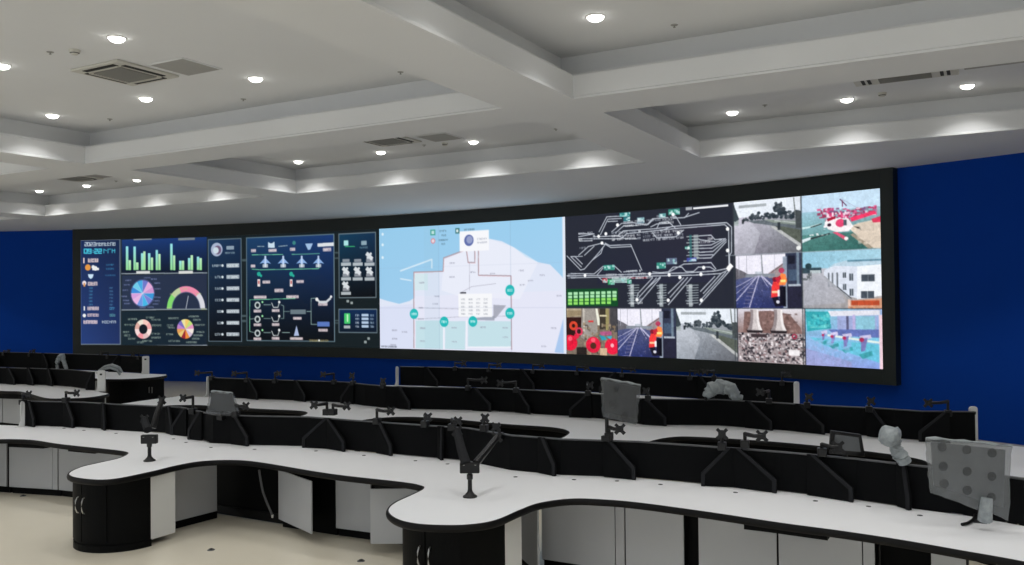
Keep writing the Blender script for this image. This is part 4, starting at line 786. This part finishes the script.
# ------------------------------------------------------------------ pedestal cabinets under the peninsulas
def pedestal(cx, cy, rad, back, label, side='white', z1=DZ-.03, handles=True):
    r = empty('pedestal_cabinet', (cx, cy, 0), label, 'cabinet', 'black round-fronted pedestal cabinets')
    def D(rr, bk): return [(cx+rr*math.cos(PI+PI*k/20), cy+rr*math.sin(PI+PI*k/20)) for k in range(21)]+[(cx+rr, cy+bk), (cx-rr, cy+bk)]
    MB().prism(D(rad+.012, .004), 0, .07).build('plinth', M['black'], r)
    MB().prism(D(rad, .004), .07, z1).build('body', M['black'], r, smooth=True)
    for s in (-1, 1):                               # two curved doors meeting at the tip
        vs, fs = [], []; n = 8; r0, r1 = rad+.001, rad+.014
        for k in range(n+1):
            a = -PI/2+s*(.012+(.62-.012)*k/n)
            for rr in (r0, r1):
                for z in (.10, z1-.03): vs.append((cx+rr*math.cos(a), cy+rr*math.sin(a), z))
        for k in range(n):
            for q in ((0, 1), (3, 2), (1, 3), (2, 0)): fs.append((k*4+q[0], k*4+4+q[0], k*4+4+q[1], k*4+q[1]))
        fs += [(0, 1, 3, 2), (n*4, n*4+2, n*4+3, n*4+1)]
        d = MB().add(vs, fs).build('door', M['black'], r)
        if handles:
            a = -PI/2+s*.10; hx, hy = cx+(rad+.014)*math.cos(a), cy+(rad+.014)*math.sin(a); ox, oy = math.cos(a), math.sin(a)
            P = [(hx+ox*o, hy+oy*o, .46+t) for o, t in ((0, -.08), (.018, -.072), (.032, -.04), (.036, 0), (.032, .04), (.018, .072), (0, .08))]
            MB().tube(P, .006, 8).build('handle', M['metal'], d, smooth=True)
    # straight side sheets behind the round front
    yb = cy+back
    MB().box((cx, cy+.004+back/2, (z1)/2+.04), (2*rad-.05, back-.004, z1-.08)).build('inner_carcass', M['black'], r)
    for s in (-1, 1):
        q = MB().box((cx+s*(rad-.012), cy+.005+back/2, .06+(z1-.06)/2), (.022, back, z1-.06)).build('side_panel', M[side], r, bevel=.002)
        if side == 'white': q['label'] = 'white side panel'
    return r
pedestal(-7.88, 5.83, .44, .30, 'black round-fronted pedestal cabinet with white side under the left peninsula')
pedestal(-3.87, 6.0, .45, .28, 'black round-fronted pedestal cabinet with curved handles, nearest the viewer')

pedestal(-12.0, 5.35, .42, .3, 'pedestal cabinet under the leftmost peninsula of the front desk')
for x, lab in ((-8.3, 'second from the aisle'), (-4.05, 'under the middle peninsula'), (.15, 'at the right end'), (-12.28, 'beside the aisle')): pedestal(x, 9.28, .40, .3, 'pedestal cabinet of the middle console, '+lab)
pr = pedestal(-16.98, 12.72, .44, .62, 'far black cabinet with pale strip under the rounded end left of the aisle', side='black', handles=False)
for px in (149, 152):
    P = [at_depth(px, y_, depth(-16.55, 12.95)-.02) for y_ in (387, 389, 391, 393)]; MB().tube(P, .008, 8).build('handle', M['metal'], pr, smooth=True)
sx, sy = at(115.5, 404, 0.0)
p_ = at_depth(115.5, 392, 19.05)
MB().box((p_.x, p_.y, .37), (.12, .04, .68), rz=YAW).build('pale_strip', M['white'], pr, bevel=.002)
pedestal(-14.7, 9.95, .40, .3, 'black end cabinet under the rounded corner of the left console')
for x, lab in ((-10.15, 'left end'), (-6.2, 'middle'), (-2.65, 'right end')): pedestal(x, 12.62, .38, .3, 'pedestal cabinet of the console closest to the screen, '+lab)
# ------------------------------------------------------------------ knee-side cabinets of the front console
def kick_y(x): return interp([(-12.4, 6.35), (-11.11, 6.56), (-10.13, 6.79), (-8.8, 6.9), (-6, 6.94), (-5.5, 6.97), (-3, 6.98), (-1.5, 6.98), (-.4, 6.9), (.8, 6.75), (1.3, 6.7)], x)
def back_y(x): return interp(B1, x)
def px_x(px, y=6.95, z=.4):
    lo, hi = -14., 3.
    for _ in range(50):
        m_ = (lo+hi)/2; X = m_*math.cos(YAW)+kick_y(m_)*math.sin(YAW); D_ = depth(m_, kick_y(m_))
        if 512+F*X/D_ < px: lo = m_
        else: hi = m_
    return lo
def storage(x0, x1, label, splits=(), door=True, top=.70):
    """row cabinet standing below the partition; plain grey doors on the operator side"""
    y0, y1 = kick_y(x0), kick_y(x1); r = empty('storage_cabinet', ((x0+x1)/2, (y0+y1)/2, 0), label, 'cabinet', 'grey under-desk cabinets')
    b0, b1 = back_y(x0)-.02, back_y(x1)-.02
    MB().prism([(x0, y0+.02), (x1, y1+.02), (x1, b1), (x0, b0)], .08, top).build('carcass', M['black'], r)
    MB().prism([(x0, y0+.05), (x1, y1+.05), (x1, b1-.03), (x0, b0-.03)], 0, .08).build('plinth', M['black'], r)
    xs = [x0]+list(splits)+[x1]
    if door:
        for a, b in zip(xs, xs[1:]):
            ya, yb_ = kick_y(a), kick_y(b)
            MB().prism([(a+.004, ya), (b-.004, yb_), (b-.004, yb_+.018), (a+.004, ya+.018)], .09, top-.01).build('door' if b-a > .2 else 'filler_strip', M['grey'], r, bevel=.002)
    return r
X = px_x
storage(-11.9, X(6), 'grey under-desk cabinet partly cut by the left picture edge')
storage(X(8.5), X(57), 'wide grey under-desk cabinet left of the left pedestal', splits=[X(52)])
storage(X(58), X(128), 'grey under-desk cabinet partly behind the left pedestal', splits=[])
storage(X(318), X(333), 'narrow black open bay beside the swung cabinet door', door=False) if False else None
storage(X(333.8), X(369), 'grey under-desk cabinet with door swung open, right of the black bay')
storage(X(371), -4.55, 'dark open cabinet behind the swung door, left of the nearest pedestal', door=False)
storage(X(278), X(332), 'dark open cabinet whose grey door hangs open in the left bay', door=False)
storage(X(538.5), X(621.5), 'wide grey under-desk cabinet right of the nearest pedestal', splits=[X(612)])
storage(X(622), X(680.5), 'grey under-desk cabinet left of the black gap')
storage(X(694.5), X(773), 'grey under-desk cabinet right of the black gap')
storage(X(774), X(870.5), 'grey under-desk cabinet with narrow strip at the lower right', splits=[X(858)])
storage(X(925.5), X(961.5), 'narrow pale cabinet front between black gaps at lower right')
storage(X(990), 1.25, 'grey under-desk cabinet at the lower right corner')
# open door leaves, hinged on their cabinets
def leaf(px0, py0, px1, py1, label, b=None):
    a = Vector((*at(px0, py0, .10), 0)); b = b or Vector((*at(px1, py1, .10), 0)); d = (b-a).normalized(); n = Vector((-d.y, d.x, 0))*.018
    r = empty('cabinet_door', (a.x, a.y, .1), label, 'door', 'open cabinet doors')
    MB().prism([(a.x, a.y), (b.x, b.y), (b.x+n.x, b.y+n.y), (a.x+n.x, a.y+n.y)], .10, .63).build('door_leaf', M['grey'], r, bevel=.002)
    for z in (.18, .55): MB().box((a.x+n.x*1.5+d.x*.03, a.y+n.y*1.5+d.y*.03, z), (.05, .03, .03), rz=math.atan2(d.y, d.x)).build('hinge', M['metal'], r)
leaf(278.5, 519, 311, 534, 'pale grey cabinet door hanging open in the middle of the left bay')
a_ = at(370, 544, .1); leaf(370.5, 544, 418, 542, 'pale grey cabinet door swung open beside the nearest pedestal', Vector((-4.62, 6.955, 0)))
# grey return panels between pedestals and cabinets, and black panels in the knee spaces
def ret(pts, label):
    r = empty('return_panel', (pts[0][0], pts[0][1], 0), label, 'panel', 'grey return panels under the desk')
    (ax, ay), (bx, by) = pts; d = Vector((bx-ax, by-ay, 0)).normalized(); n = Vector((-d.y, d.x, 0))*.018
    MB().prism([(ax, ay), (bx, by), (bx+n.x, by+n.y), (ax+n.x, ay+n.y)], .08, .70).build('panel', M['grey'], r, bevel=.002)
    MB().prism([(ax, ay), (bx, by), (bx+n.x, by+n.y), (ax+n.x, ay+n.y)], 0, .08).build('plinth', M['black'], r)
ret([(-7.76, 6.18), (-7.70, 6.92)], 'shaded grey return panel right of the left pedestal')
ret([(-3.45, 6.66), (-3.80, 6.98)], 'shaded grey return panel right of the nearest pedestal')
r = empty('knee_space_back_panel', (-6.95, 7.25, 0), 'black panel put in for the knee space shade right of the left pedestal', 'panel')
MB().box(((X(203)+X(277))/2, 7.08, .36), (X(277)-X(203), .03, .68)).build('panel', M['black'], r)  # black sheet stands where the knee space falls into shadow
MB().box(((X(203)+X(277))/2, 7.05, .06), (X(277)-X(203), .02, .1)).build('skirting', M['edge'], r)
r = empty('knee_space_back_panel', (-2.42, 7.3, 0), 'black back panel in the narrow gap between grey cabinets', 'panel')
MB().box(((X(680.5)+X(694.5))/2, 7.1, .36), (X(694.5)-X(680.5)-.01, .03, .68)).build('panel', M['black'], r)
MB().box(((X(680.5)+X(694.5))/2, 7.08, .06), (X(694.5)-X(680.5)-.01, .02, .1)).build('skirting', M['edge'], r)
r = empty('knee_space_back_panel', (-.8, 7.3, 0), 'black back panel of the open bay at lower right', 'panel')
MB().box(((X(871)+X(925))/2, 7.2, .36), (X(925)-X(871)-.01, .03, .68)).build('panel', M['black'], r)
MB().box(((X(871)+X(925))/2, 7.18, .06), (X(925)-X(871)-.01, .02, .1)).build('skirting', M['edge'], r)
# slim cable tray hanging under the rim
def tray(x0, x1, label, dy=.16, hh=.05, drop=.0):
    r = empty('cable_tray', ((x0+x1)/2, kick_y((x0+x1)/2)-dy, .64), label, 'cable tray', 'black cable trays under the front desktop')
    m = MB(); n = 6
    for k in range(n):
        a = x0+(x1-x0)*k/n; b = x0+(x1-x0)*(k+1)/n; ya, yb_ = kick_y(a)-dy, kick_y(b)-dy
        m.prism([(a, ya), (b, yb_), (b, yb_+.10), (a, ya+.10)], .685-hh-drop, .685-drop)
    m.build('tray_body', M['black'], r)
    m = MB()
    for k in (.15, .85):
        a = x0+(x1-x0)*k; m.box((a, kick_y(a)-dy+.05, .69), (.03, .06, .012))
    m.build('bracket', M['arm'], r)
tray(X(744), X(826), 'black tray hanging under the desk edge at lower right', dy=.12, hh=.07)
tray(X(20), X(55), 'black tray under the desk edge at far left'); tray(X(78), X(104), 'black tray under the desk edge beside the left pedestal', dy=.14, hh=.07)
tray(X(340), X(384), 'black tray under the desk edge above the open door', dy=.12, hh=.05)
# drooping cable in the dark knee space
P = [at_depth(px, py, 9.2) for px, py in ((259, 470), (261, 482), (263, 492), (267, 503), (271, 512), (272.5, 516))]
r = empty('hanging_cable', P[-1], 'grey cable drooping in the dark knee space of the left bay', 'cable')
MB().tube(spline3 if False else P, .012, 8).build('cable_sheath', M['cap'], r, smooth=True); MB().lathe([(.0001, -.02), (.012, -.018), (.014, .014), (.0001, .016)], tuple(P[-1]), 12).build('plug', M['metal'], r)
# middle console: grey cabinet seen at the left edge over the front partition, plus plain fronts below both rear rows
def plain_front(Fr, Bk, x0, x1, n, lab, off=.62):
    for k in range(n):
        a = x0+(x1-x0)*k/n; b = x0+(x1-x0)*(k+1)/n; ya, yb_ = interp(Bk, a), interp(Bk, b)
        r = empty('storage_cabinet', ((a+b)/2, (ya+yb_)/2-off, 0), 'grey under-desk cabinet of %s, %s from the left' % (lab, ORD[k]), 'cabinet', 'grey under-desk cabinets of '+lab)
        MB().prism([(a+.01, ya-off+.02), (b-.01, yb_-off+.02), (b-.01, yb_-.03), (a+.01, ya-.03)], .08, .70).build('carcass', M['black'], r)
        MB().prism([(a+.01, ya-off+.06), (b-.01, yb_-off+.06), (b-.01, yb_-.06), (a+.01, ya-.06)], 0, .08).build('plinth', M['black'], r)
        MB().prism([(a+.014, ya-off), (b-.014, yb_-off), (b-.014, yb_-off+.018), (a+.014, ya-off+.018)], .09, .69).build('door', M['grey'], r, bevel=.002)
plain_front(F2, B2, -11.7, -8.9, 3, 'the middle console left half'); plain_front(F2, B2, -7.6, -4.7, 3, 'the middle console centre'); plain_front(F2, B2, -3.4, -.4, 3, 'the middle console right half')
plain_front(F2L, B2L, -18.9, -15.3, 4, 'the console left of the aisle', .8)
plain_front(F3, B3, -9.6, -6.8, 3, 'the rearmost console left half'); plain_front(F3, B3, -5.6, -3.2, 2, 'the rearmost console right half')
plain_front(F3L, B3L, -24.0, -18.0, 5, 'the far console left of the aisle', .8)

# ------------------------------------------------------------------ monitor arms
def vesa(mb, c, s=.055, face=(0, -1, 0), th=.008):
    """X-shaped mounting plate centred at c, facing 'face'"""
    f = Vector(face).normalized(); u = f.cross(Vector((0, 0, 1))).normalized(); v = u.cross(f)
    c = Vector(c); s = s*.8
    def quad(a, b, w):
        d = (b-a).normalized(); n = f.cross(d)*w
        mb.slab([c+a-n, c+b-n*.8, c+b+n*.8, c+a+n], f, th)
    for sx in (-1, 1): quad(-(u*sx+v)*s, (u*sx+v)*s, .017)
    mb.slab([c-u*s*.75-v*s*.7, c+u*s*.75-v*s*.7, c+u*s*.75+v*s*.7, c-u*s*.75+v*s*.7], f, th*1.5)
def arm(px0, py0, px1, py1, D, label, size=.055, post=.05, group='empty monitor arms along the partitions', ddepth=0., z_cl=None, foot=True):
    """clamp gripping the partition top at photo point 0, bracket at photo point 1, forward distance D"""
    a = at_depth(px0, py0, D); b = at_depth(px1, py1, D-.12+ddepth)
    r = empty('monitor_arm', (a.x, a.y, a.z), label, 'monitor arm', group)
    MB().box((a.x, a.y, a.z), (.075, .085, .07), rz=YAW*.4).build('clamp', M['arm'], r, bevel=.006)
    e = Vector((a.x, a.y, max(a.z+.05, b.z)))
    MB().tube([a, Vector((a.x, a.y, e.z+.012))], .016, 10).build('post', M['arm'], r, smooth=True)
    mid = (e+b)/2+Vector((.02, -.05, 0))
    MB().tube([e, mid, b], [.02, .017, .02], 10).build('arm_link', M['arm'], r, smooth=True)
    m = MB(); vesa(m, b, size, (.25, -.95, .15)); m.build('mounting_plate', M['arm'], r)
def Drow(pts, px, z=DZ+PH):
    best = None
    for p, q in zip(pts, pts[1:]):
        for k in range(12):
            x = p[0]+(q[0]-p[0])*k/12; y = p[1]+(q[1]-p[1])*k/12
            s = 512+F*(x*math.cos(YAW)+y*math.sin(YAW))/depth(x, y)
            if best is None or abs(s-px) < best[0]: best = (abs(s-px), depth(x, y))
    return best[1]
A1 = [(23, 402, 29, 394, 'at the left end panel'), (66, 400, 77, 393, 'second from the left, black hook over the left partition'), (193, 411, 183, 398, 'with plate up left of the wrapped monitor'), (236, 414, 246, 406, 'right of the grey wrapped monitor'),
      (327, 412, 314, 405, 'left one of the pair at the pointed board'), (333, 412, 347, 406, 'right one of the pair at the pointed board'), (377, 421, 391, 411, 'with low L-shaped link left of centre'), (425, 424, 428, 417, 'small plate peeping above the board left of centre'),
      (484, 428, 485, 418, 'ring-shaped bracket near the centre'), (499, 436, 496, 427, 'dark bracket right of the tall desk arm'), (452, 427, 458, 421, 'dark bracket left of the tall desk arm'),
      (722, 446, 722, 434, 'curled bracket right of centre'), (745, 444, 762, 436, 'wide bracket beside the leaning wing board'), (822, 452, 838, 447, 'low clamp left of the small dark monitor')]
for px0, py0, px1, py1, t in A1:
    arm(px0, py0, px1, py1, Drow(P1, px0), 'empty black monitor arm, front console, '+t, size=.05 if px0 < 700 else .055)
A2 = [(212, 378, 197, 373, 'far left one against blue wall'), (247, 380, 234, 373.5, 'second one against the blue wall'), (275, 381, 279, 373.5, 'third one against the blue wall'), (334, 382, 323, 374.5, 'fourth one against the blue wall'), (353, 383, 352, 375.5, 'dark knot above the partition'),
      (383, 386, 383, 381, 'just left of the thin white end panel'), (468, 388, 484, 380, 'dark one before the rear partition'), (516, 390, 500, 383, 'dark low one before the rear partition'), (588, 393, 590, 385, 'left of the wrapped portrait monitor'), (648, 398, 646, 391, 'right of the wrapped portrait monitor'), (769, 401, 760, 392, 'before the rear end panel'),
      (807, 405, 809, 397, 'right of the rear end panel'), (869, 409, 871, 401, 'against blue wall near the right'), (948, 413, 928, 403, 'long link against blue wall at right')]
for px0, py0, px1, py1, t in A2: arm(px0, py0, px1, py1, Drow(P2, px0), 'empty black monitor arm, middle console, '+t, size=.055)
A3 = [(455, 368.5, 464, 363.5), (489, 370, 499, 365), (533, 371.5, 542, 365.5), (577, 373, 587, 367.5), (622, 375, 633, 369), (690, 378, 697, 371.5), (714, 378, 705, 371.5), (782, 383, 788, 373.5)]
for i, (px0, py0, px1, py1) in enumerate(A3): arm(px0, py0, px1, py1, Drow(P3, px0), 'small black monitor arm silhouetted below the big screen, %s from the left' % ORD[i], size=.06)
A3L = [(4, 354, 9, 351), (30, 355, 34, 351), (108, 357, 101, 353), (139, 358, 133, 354)]
for i, (px0, py0, px1, py1) in enumerate(A3L): arm(px0, py0, px1, py1, Drow(P3L, px0), 'tiny black monitor arm on the far left console, %s from the left' % ORD[i], size=.06)
# desk-standing pole arms on the two peninsulas
def pole_arm(px, py, top, label, L_, R_):
    x, y = at(px, py, DZ); r = empty('pole_monitor_arm', (x, y, DZ), label, 'monitor arm', 'pole monitor arms standing on the peninsulas'); D = depth(x, y)
    MB().lathe([(.0001, .0), (.062, .0), (.062, .010), (.045, .022), (.024, .045), (.02, .06)], (x, y, DZ), 20).build('foot', M['arm'], r, smooth=True)
    MB().tube([(x, y, DZ+.04), (x, y, top)], .019, 12).build('pole', M['arm'], r, smooth=True)
    MB().lathe([(.02, 0), (.027, .005), (.027, .045), (.02, .05)], (x, y, DZ+.15), 14).build('collar', M['darkplastic'], r, smooth=True)
    c, s = math.cos(YAW), math.sin(YAW)
    h = MB(); h.box((x, y, top+.02), (.17, .06, .095), rz=YAW); h.build('head_block', M['arm'], r, bevel=.008)
    for k in (-.05, .05): MB().lathe([(.0001, 0), (.008, 0), (.008, .004)], (x+c*k+s*.033, y+s*k-c*.033, top+.045), 10).build('bolt', M['metal'], r)
    for q, w, mt in ((L_, .075, 'cap'), (R_, .055, 'arm')):
        P = [at_depth(a, b, D-.02+dd) for a, b, dd in q]
        m = MB(); m.tube(P, [w*.62, w*.55, w*.5][:len(P)] if len(P) == 3 else w*.5, 8); m.build('arm_link', M['fin'] if mt == 'cap' else M['arm'], r, smooth=True)
        b = P[-1]; m = MB(); vesa(m, b, .05, (.4, -.9, 0)); m.build('mounting_plate', M['arm'], r)
    return r
pole_arm(470, 497, .985, 'black pole monitor arm with V-shaped links standing on the nearest peninsula', [(466, 464, 0), (461, 448, .1), (457, 431, .2)], [(476, 463, 0), (487, 450, .15), (497, 437, .3)])
pole_arm(149.5, 461, .965, 'black pole monitor arm standing on the left peninsula', [(148, 430, 0), (146, 425, .05), (144.5, 419, .1)], [(153, 428, .05), (157, 414, .1), (162, 400, .2)])
# ------------------------------------------------------------------ wrapped monitors and bundles
def crumple(m, amt, seed, scale=9):
    random.seed(seed); ph = [random.uniform(0, 6) for _ in range(6)]
    m.v = [(x+amt*math.sin(scale*z+ph[0]+3*y), y+amt*math.sin(scale*1.3*x+ph[1]+scale*z), z+amt*.7*math.sin(scale*1.7*x+ph[2])) for x, y, z in m.v]
def sheet(Pc, D, n=10, m_=10, th=.05, seed=1, amt=.008, ddep=0):
    """quilted bag: Pc four photo corners (tl, tr, br, bl) at distance D"""
    tl, tr, br, bl = [at_depth(px, py, D+dd) for px, py, dd in Pc]; mb = MB(); vs = []; random.seed(seed)
    nrm = (tr-tl).cross(bl-tl).normalized()
    if nrm.y > 0: nrm = -nrm
    for side in (1, -1):
        for i in range(m_+1):
            for j in range(n+1):
                u, v = j/n, i/m_; p = (tl*(1-u)+tr*u)*(1-v)+(bl*(1-u)+br*u)*v
                bulge = th*(.35+.65*math.sin(PI*u)**.5*math.sin(PI*v)**.5)+random.uniform(-amt, amt)
                e = (tr-tl).normalized()*random.uniform(-amt, amt)+Vector((0, 0, random.uniform(-amt, amt)))
                vs.append(p+nrm*side*bulge*.5+e)
    k = (n+1)*(m_+1); fs = []
    for i in range(m_):
        for j in range(n):
            a = i*(n+1)+j; fs += [(a, a+1, a+n+2, a+n+1), (k+a, k+a+n+1, k+a+n+2, k+a+1)]
    for j in range(n): fs += [(j, k+j, k+j+1, j+1), (m_*(n+1)+j, m_*(n+1)+j+1, k+m_*(n+1)+j+1, k+m_*(n+1)+j)]
    for i in range(m_): fs += [(i*(n+1), (i+1)*(n+1), k+(i+1)*(n+1), k+i*(n+1)), (i*(n+1)+n, k+i*(n+1)+n, k+(i+1)*(n+1)+n, (i+1)*(n+1)+n)]
    mb.add(vs, fs); return mb, nrm, (tl, tr, br, bl)
def bilin(c, u, v): tl, tr, br, bl = c; return (tl*(1-u)+tr*u)*(1-v)+(bl*(1-u)+br*u)*v
def wrapped(label, Pc, D, mt='wrap', clamp=None, blobs=(), seed=1, th=.06, stand=None, screen=True, inset=.06):
    mb, nrm, c = sheet(Pc, D, seed=seed, th=th); b0 = bilin(c, .5, 1)
    r = empty('wrapped_monitor', b0, label, 'monitor', 'monitors wrapped in plastic')
    mb.build('plastic_wrap', M[mt], r, smooth=True)
    if screen:
        q = [bilin(c, u, v)-nrm*0 for u, v in ((inset, inset), (1-inset, inset), (1-inset, .86), (inset, .86))]
        MB().slab([p+nrm*.0 for p in q], -nrm, .018).build('screen_panel', M['screenback' if mt == 'wrap' else 'darkplastic'], r, bevel=.004)
    for u, v, s in blobs:
        p = bilin(c, u, v)+nrm*(th*.5+.002); m = MB(); m.lathe([(.0001, .006), (s*.6, .004), (s, -.004)], (0, 0, 0), 12)
        R = nrm.to_track_quat('Z', 'Y').to_matrix(); m.v = [tuple(p+R @ Vector(x)) for x in m.v]; m.build('dark_cushion', M['blob'], r, smooth=True)
    # folded rim of the bag
    tl, tr, br, bl = c; P = [tl+(tr-tl)*k/9+Vector((0, random.uniform(-.008, .008), random.uniform(-.006, .006))) for k in range(10)]
    MB().tube(P, [.010+.004*math.sin(k*2.1) for k in range(10)], 8).build('wrap_rim', M['foam'], r, smooth=True)
    if stand:
        x, y, z = stand[0]; MB().tube([Vector(q) for q in stand], .018, 10).build('stand_post', M['arm'], r, smooth=True)
        MB().box((x, y, z+.02), (.09, .09, .05)).build('clamp', M['arm'], r, bevel=.006)
    return r
M['wrapdark'] = mat('thin_clear_plastic_wrap', (120, 124, 128), .2, noise=.4, nscale=18, bump=1.0, bscale=22, alpha=.38)
M['blob'] = mat('smoky_cushion_plastic', (72, 75, 78), .5, noise=.4, nscale=40, alpha=.6)
M['screenback'] = mat('grey_monitor_back', (92, 95, 98), .5, noise=.25, nscale=7)
D = 6.62
bl_ = [(u, v, .034) for u in (.17, .46, .76) for v in (.12, .46, .76)]
q = at(980, 522, DZ)
wrapped('large grey plastic-wrapped monitor back standing on the front desk at right', [(926, 438, 0), (1011, 446, 0), (1008, 520, -.02), (930, 492, 0)], 6.27, blobs=bl_, seed=3, th=.05, stand=[(q[0], q[1], DZ-.02), (q[0], q[1]+.02, DZ+.12), (q[0], q[1]+.04, DZ+.3)])
rw = [o for o in bpy.data.objects if o.name == 'wrapped_monitor'][0]
MB().tube([at_depth(985, 520, 6.25), at_depth(986, 508, 6.22), at_depth(987, 498, 6.22)], [.05, .045, .04], 10).build('pale_sleeve', M['foam'], rw, smooth=True)
r = empty('desk_clamp_lever', (*at(968, 521, DZ), DZ), 'bent black lever lying beside the large wrapped monitor on the front desk', 'lever')
P = [Vector((*at(px, py, DZ+.014), DZ+.014)) for px, py in ((962, 524.5), (968, 523), (973, 520), (976, 516))]; MB().tube(P, .012, 8).build('lever_rod', M['arm'], r, smooth=True); MB().lathe([(.0001, -.012), (.018, -.01), (.018, .012), (.0001, .014)], tuple(P[-1]), 12).build('pivot', M['arm'], r)
D = Drow(P1, 607); a = at_depth(607, 437, D); b = at_depth(608, 400, D)
wrapped('portrait monitor in cloudy plastic on a post above the front partition centre', [(601, 378, -.05), (640, 385, .1), (636, 424, .1), (603, 417, -.05)], D-.08, mt='wrapdark', blobs=[(.35, .2, .03), (.25, .62, .035), (.6, .85, .04)], seed=5, th=.07, stand=[(a.x, a.y, a.z-.03), (a.x, a.y, (a.z+b.z)/2), (b.x, b.y, b.z)])
arm(609, 436, 620, 429, D, 'black monitor arm under the portrait wrapped monitor, front console', size=.055)
D = Drow(P1, 222); a = at_depth(222, 416, D)
wrapped('small grey plastic-wrapped monitor on the front partition at left', [(211, 391, 0), (233, 393, 0), (240, 415, 0), (206, 413, 0)], D-.06, mt='wrapdark', seed=8, th=.09, stand=[(a.x, a.y, a.z-.04), (a.x, a.y, a.z+.03), (a.x, a.y, a.z+.12)])
# small dark monitor at right, low behind the partition
D = Drow(P1, 846)+.07
r = empty('small_monitor', at_depth(846, 452, D), 'small dark monitor with cloudy grey face behind the front partition at right', 'monitor')
tl, tr, br, bl = [at_depth(px, py, D) for px, py in ((830, 430), (860, 434), (864, 456), (828, 453))]; n_ = Vector((math.sin(YAW), -math.cos(YAW), 0))
MB().slab([tl, tr, br, bl], n_, .03).build('housing', M['darkplastic'], r, bevel=.004)
c4 = (tl, tr, br, bl); MB().slab([bilin(c4, u, v)+n_*.031 for u, v in ((.12, .15), (.88, .15), (.88, .8), (.12, .8))], n_, .004).build('screen', M['screenback'], r)
MB().tube([bilin(c4, .5, .9)-n_*.02, bilin(c4, .5, 1)-n_*.02-Vector((0, 0, .05))], .02, 10).build('stand', M['arm'], r)
# wrapped bundles
def bundle(label, pts, D, rad, seed, cat='foam bundle', name='foam_bundle', mt='foam', sub=None):
    P = [at_depth(px, py, D+dd) for px, py, dd in pts]
    r = empty(name, P[0], label, cat, 'foam-wrapped monitor arms')
    random.seed(seed); pp, rr = [], []
    for i in range(len(P)-1):
        for k in range(5):
            t = k/5; pp.append(P[i]*(1-t)+P[i+1]*t+Vector((random.uniform(-1, 1), random.uniform(-1, 1), random.uniform(-1, 1)))*rad[0]*.12); rr.append((rad[i]*(1-t)+rad[i+1]*t)*random.uniform(.86, 1.14))
    pp.append(P[-1]); rr.append(rad[-1])
    MB().tube(pp, rr, 12).build('foam_sleeve', M[mt], r, smooth=True)
    MB().tube([P[0]-Vector((0, 0, .05)), P[0]+Vector((0, 0, .02))], .02, 10).build('arm_post', M['arm'], r, smooth=True)
    return r
D = Drow(P1, 900)
r = bundle('pale foam-wrapped arm with round head above the front partition at right', [(904, 462, 0), (898, 452, 0), (893, 441, 0), (890, 432, 0)], D, [.06, .055, .05, .075], 2)
h = MB(); n = 10
c = at_depth(889, 436, D-.06)
vs = []; h.lathe([(.085*math.sin(PI*k/9)+.0001, -.085*math.cos(PI*k/9)) for k in range(10)], tuple(c), 16); crumple(h, .008, 3, 30); h.build('foam_head', M['foam'], r, smooth=True)
D = Drow(P2, 722)
bundle('crumpled pale foam bundle arched over the middle partition', [(706, 397, 0), (712, 389, 0), (721, 386.5, 0), (731, 389, 0), (736, 397, 0), (742, 398, 0)], D-.05, [.05, .09, .10, .09, .06, .04], 4)
D = Drow(P3L, 62)
bundle('pale foam-wrapped arm on the far left console', [(66.5, 369, 0), (64, 362, 0), (62, 356, 0), (59.5, 357, 0), (57, 363, 0), (57.5, 369, 0)], D-.2, [.04, .05, .07, .06, .045, .04], 6)
Pz = [at_depth(px, py, depth(-17.4, 12.9)) for px, py in ((99, 371), (105, 367), (112, 365.5), (119, 368), (122, 372.5))]
r = empty('wrapped_cable_coil', Pz[0], 'pale coil of wrapped cable on the far rounded desktop', 'cable')
MB().tube(Pz, [.03, .04, .05, .04, .03], 10).build('coil_sleeve', M['foam'], r, smooth=True); MB().tube([p-Vector((0, .05, .05)) for p in Pz], .025, 10).build('coil_loop', M['foam'], r, smooth=True)
# floor sockets
for i, (px, py) in enumerate([(211, 550), (52, 494), (23, 496), (361, 561)]):
    x, y = at(px, py, 0); r = empty('floor_socket', (x, y, 0), ['small dark floor socket right of the left pedestal', 'small dark floor socket left of the left pedestal', 'small dark floor socket near the left picture edge', 'small dark floor socket left of the nearest pedestal'][i], 'socket', 'small floor sockets')
    MB().lathe([(.0001, .008), (.03, .008), (.038, 0)], n=16).build('plate', M['cap'], r, smooth=True, world=False); MB().lathe([(.0001, .018), (.016, .016), (.018, .008)], n=12).build('stud', M['darkplastic'], r, smooth=True, world=False)
# ------------------------------------------------------------------ even fill light through the added openings behind the viewer
w = bpy.data.worlds.new('world'); sc.world = w; w.use_nodes = True
w.node_tree.nodes['Background'].inputs[0].default_value = (.88, .94, 1, 1); w.node_tree.nodes['Background'].inputs[1].default_value = 1.7
